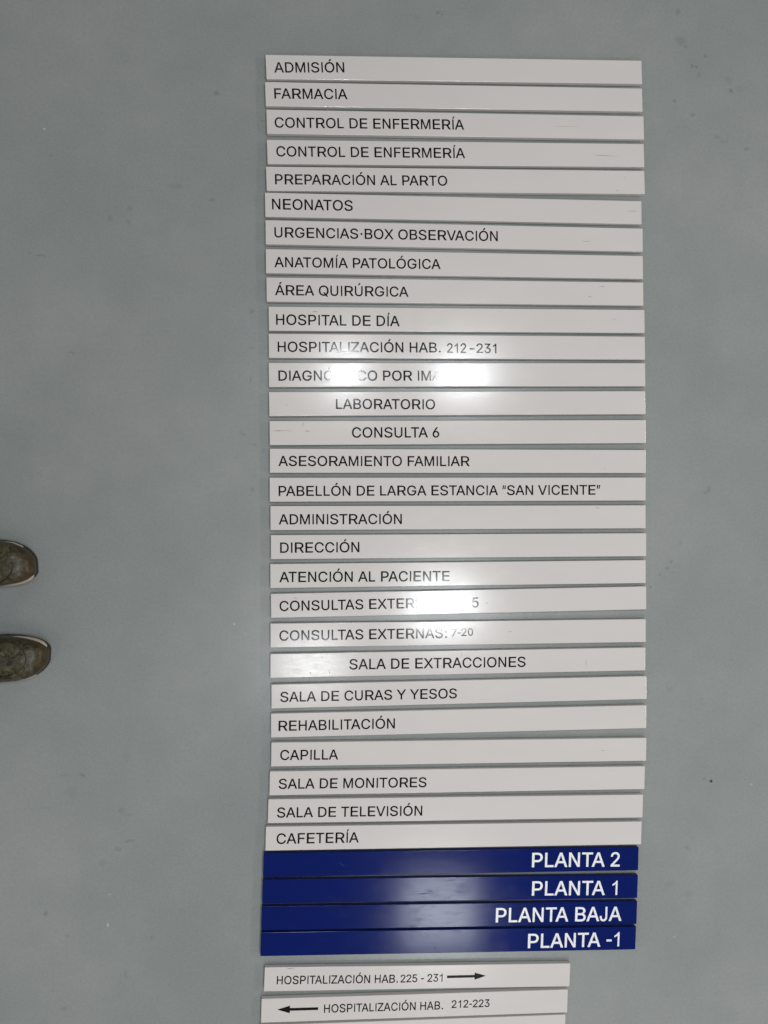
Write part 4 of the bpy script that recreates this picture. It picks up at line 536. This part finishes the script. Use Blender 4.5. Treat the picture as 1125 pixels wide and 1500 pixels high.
# outline of a right foot's shoe, toe at x = 0, heel at x = -.30; medial side is +y
#        x       medial  lateral  height of the upper
OUT = [(0.000,  .0125, -.0110, .020), (-.0018, .0175, -.0170, .025), (-.006, .0230, -.0235, .032), (-.013, .0290, -.0315, .038),
       (-.024, .0350, -.0385, .043), (-.040, .0405, -.0440, .047), (-.060, .0445, -.0475, .050), (-.085, .0450, -.0505, .055),
       (-.115, .0420, -.0500, .064), (-.150, .0365, -.0450, .078), (-.190, .0330, -.0390, .092), (-.230, .0330, -.0360, .096),
       (-.265, .0330, -.0340, .094), (-.288, .0270, -.0270, .090), (-.300, .0140, -.0140, .084)]
def shoe(px, py, yaw, mirror, label_unused=None):
    """built with its toe tip over the measured picture position"""
    g = ground(px, py, .02)
    M = Matrix.Translation((g.x, g.y, 0)) @ Matrix.Rotation(yaw, 4, 'Z') @ Matrix.Diagonal((1, mirror, 1, 1))
    # sole: flat extrusion of the outline
    def skew(x): return .007 * max(0, 1 + x / .05) if x > -.05 else 0     # toe leans to the big toe side
    med = [(x, m + skew(x)) for x, m, l, h in OUT]; lat = [(x, l + skew(x)) for x, m, l, h in OUT]
    ring = med + lat[::-1]; n = len(ring)
    V, F = [], []
    for z, gq in ((0, -.003), (.003, 0), (.009, .0), (.0105, -.001)):
        for (x, y) in ring:
            k = math.hypot(x + .15, y) or 1
            V.append(((x + (x + .15) / k * gq), y + y / k * gq * 3, z))
    for a in range(3):
        for k in range(n): F.append((a*n + k, a*n + (k+1) % n, (a+1)*n + (k+1) % n, (a+1)*n + k))
    F.append(tuple(reversed(range(n)))); F.append(tuple(3*n + k for k in range(n)))
    sole = mesh('sole', V, F, M_SOLE)
    # pale rand: two crescents, the wider along the inner side of the toe
    K = 8; rands = []
    for side, x0, x1, rmax, zc in ((med, -.002, -.075, .0049, .0155), (lat, -.020, -.062, .0024, .0140)):
        m_ = 22; b0 = 0; V, F = [], []
        for i in range(m_):
            t = i / (m_ - 1); x = x0 + (x1 - x0) * t
            for j in range(len(side) - 1):
                if side[j][0] >= x >= side[j+1][0]: break
            f = (x - side[j][0]) / (side[j+1][0] - side[j][0]); y = side[j][1] + (side[j+1][1] - side[j][1]) * f
            dx, dy = -.075 - x, -y; L = math.hypot(dx, dy); ux, uy = dx / L, dy / L
            rr = rmax * (math.sin(PI * (t ** .5)) ** .9 * .95 + .05)
            for k in range(K):
                a = 2 * PI * k / K
                V.append((x + ux * (.0020 + rr * math.cos(a)), y + uy * (.0020 + rr * math.cos(a)), zc + .001 + rr * .9 * math.sin(a)))
        for i in range(m_ - 1):
            for k in range(K): F.append((b0 + i*K + k, b0 + i*K + (k+1) % K, b0 + (i+1)*K + (k+1) % K, b0 + (i+1)*K + k))
        rands.append(mesh('pale_rand', V, F, M_WELT, True))
    # upper: arched cross-sections
    V, F = [], []; K = 20
    for i, (x, m, l, h) in enumerate(OUT):
        mid = (m + l) / 2 + skew(x); hw = (m - l) / 2 - .0008
        xx = x - .0008 * (1 if x > -.15 else -1)
        for k in range(K + 1):
            t = PI * k / K
            c, s_ = math.cos(t), math.sin(t)
            yy = math.copysign(abs(c) ** .72, c); zz = s_ ** .62 if s_ > 0 else 0
            crease = -.0012 * math.exp(-((x + .085) / .006) ** 2) * s_ + .0006 * noise.noise(Vector((x * 70, yy * 2.5, 3.1)))
            V.append((xx, mid + hw * yy * (1 - .10 * zz), .0105 + (h - .0105) * zz + crease))
    n = K + 1
    for i in range(len(OUT) - 1):
        for k in range(K): F.append((i*n + k, (i+1)*n + k, (i+1)*n + k + 1, i*n + k + 1))
    F.append(tuple(range(n))); F.append(tuple((len(OUT)-1)*n + k for k in reversed(range(n))))
    upper = mesh('upper', V, F, M_LEATHER, True)
    # apron seam: a raised cord with stitches running round the top of the toe

    V, F = [], []; V2, F2 = [], []; K = 6; m_ = 40
    def top(x, y):
        for j in range(len(OUT) - 1):
            if OUT[j][0] >= x >= OUT[j+1][0]: break
        f = (x - OUT[j][0]) / (OUT[j+1][0] - OUT[j][0])
        mm_ = OUT[j][1] + (OUT[j+1][1] - OUT[j][1]) * f; ll = OUT[j][2] + (OUT[j+1][2] - OUT[j][2]) * f; hh = OUT[j][3] + (OUT[j+1][3] - OUT[j][3]) * f
        u = min(1, abs(y - (mm_ + ll) / 2 - skew(x)) / ((mm_ - ll) / 2 - .0008))
        c = u ** (1 / .72); return .0105 + (hh - .0105) * max(0, 1 - c * c) ** .31
    pts = []
    for i in range(m_):
        a = -PI / 2 + PI * i / (m_ - 1)
        pts.append((-.095 + .062 * max(0, math.cos(a)) ** .8 + (0 if abs(math.sin(a)) < .99 else 0), .036 * math.sin(a) + .003))
    for (x, y) in pts:
        z = top(x, y)
        for k in range(K):
            a = 2 * PI * k / K; V.append((x + .0011 * math.cos(a), y + .0011 * math.cos(a) * .7, z + .0009 * math.sin(a)))
    for i in range(m_ - 1):
        for k in range(K): F.append((i*K + k, i*K + (k+1) % K, (i+1)*K + (k+1) % K, (i+1)*K + k))
    seam = mesh('seam', V, F, M_SEAM, True)
    # laces over the instep
    V, F = [], []
    for j in range(5):
        x = -.100 - j * .016; h = .0605 + j * .0065
        b = len(V)
        for q in range(7):
            y = -.022 + q * .0073
            for k in range(5):
                a = 2 * PI * k / 5
                V.append((x + .003 * (q % 2) + .0022 * math.cos(a), y, h + .002 - 9 * (y * y) + .0022 * math.sin(a)))
        for q in range(6):
            for k in range(5): F.append((b + q*5 + k, b + q*5 + (k+1) % 5, b + (q+1)*5 + (k+1) % 5, b + (q+1)*5 + k))
    # a loose bow
    b = len(V); m_ = 26
    for q in range(m_):
        t = q / (m_ - 1) * 2 * PI
        p = Vector((-.098 + .020 * math.sin(t) * math.cos(t / 2), .028 * math.sin(t), .066 + .004 * math.cos(t * 2)))
        for k in range(5):
            a = 2 * PI * k / 5
            V.append((p.x + .0017 * math.cos(a), p.y, p.z + .0017 * math.sin(a)))
    for q in range(m_ - 1):
        for k in range(5): F.append((b + q*5 + k, b + q*5 + (k+1) % 5, b + (q+1)*5 + (k+1) % 5, b + (q+1)*5 + k))
    lace = mesh('lace', V, F, M_LACE, True)
    for me in (sole, *rands, seam, upper, lace):
        me.transform(M)
        bm = bmesh.new(); bm.from_mesh(me); bmesh.ops.recalc_face_normals(bm, faces=bm.faces); bm.to_mesh(me); bm.free()
    for me in (upper,):
        pass
    # bring each mesh back to a local frame at the shoe's toe so textures follow it
    Mi = Matrix.Translation((-g.x, -g.y, 0))
    root_loc = Vector((g.x, g.y, 0))
    for me in (sole, *rands, seam, upper, lace): me.transform(Mi)
    ankle = M @ Vector((-.235, 0, .09))
    return root_loc, upper, sole, rands, (lace, seam), ankle

s1 = shoe(51, 824, 3 * D2R, -1)      # left foot, upper in the picture
s2 = shoe(70, 966, -3 * D2R, 1)    # right foot
pc = (s1[5] + s2[5]) / 2
person = empty('person', (pc.x, pc.y, 0))
tag(person, 'person at the left edge, only the tips of shiny olive brown shoes in view', 'person')
for (loc, up, so, we, la, an) in (s1, s2):
    u = link('shoe', up, person); u.location = loc - person.location
    for nm, me in (('sole', so), ('pale_rand', we[0]), ('pale_rand', we[1]), ('lace', la[0]), ('seam', la[1])):
        o = link(nm, me, u)
# trousers: two legs and hips grown as one skin
def trousers():
    me = bpy.data.meshes.new('trousers')
    A = [s1[5] - person.location, s2[5] - person.location]
    V = [(-.03, 0, .98), (-.03, 0, .88)]; E = [(0, 1)]; Rr = [(.155, .125), (.16, .13)]
    for a in A:
        sg = 1 if a.y > 0 else -1
        b = len(V)
        V += [(-.03, sg * .095, .80), (-.005, sg * .10, .50), (a.x - .01, a.y, .28), (a.x, a.y, .10)]
        Rr += [(.092, .092), (.070, .070), (.066, .066), (.070, .066)]
        E += [(1, b), (b, b+1), (b+1, b+2), (b+2, b+3)]
    me.from_pydata(V, E, [])
    o = link('trousers', me, person)
    sk = o.modifiers.new('skin', 'SKIN')
    for i, r in enumerate(Rr): me.skin_vertices[0].data[i].radius = r
    me.skin_vertices[0].data[0].use_root = True
    o.modifiers.new('smooth', 'SUBSURF').render_levels = 2
    me.materials.append(M_CLOTH)
    return o
trousers()
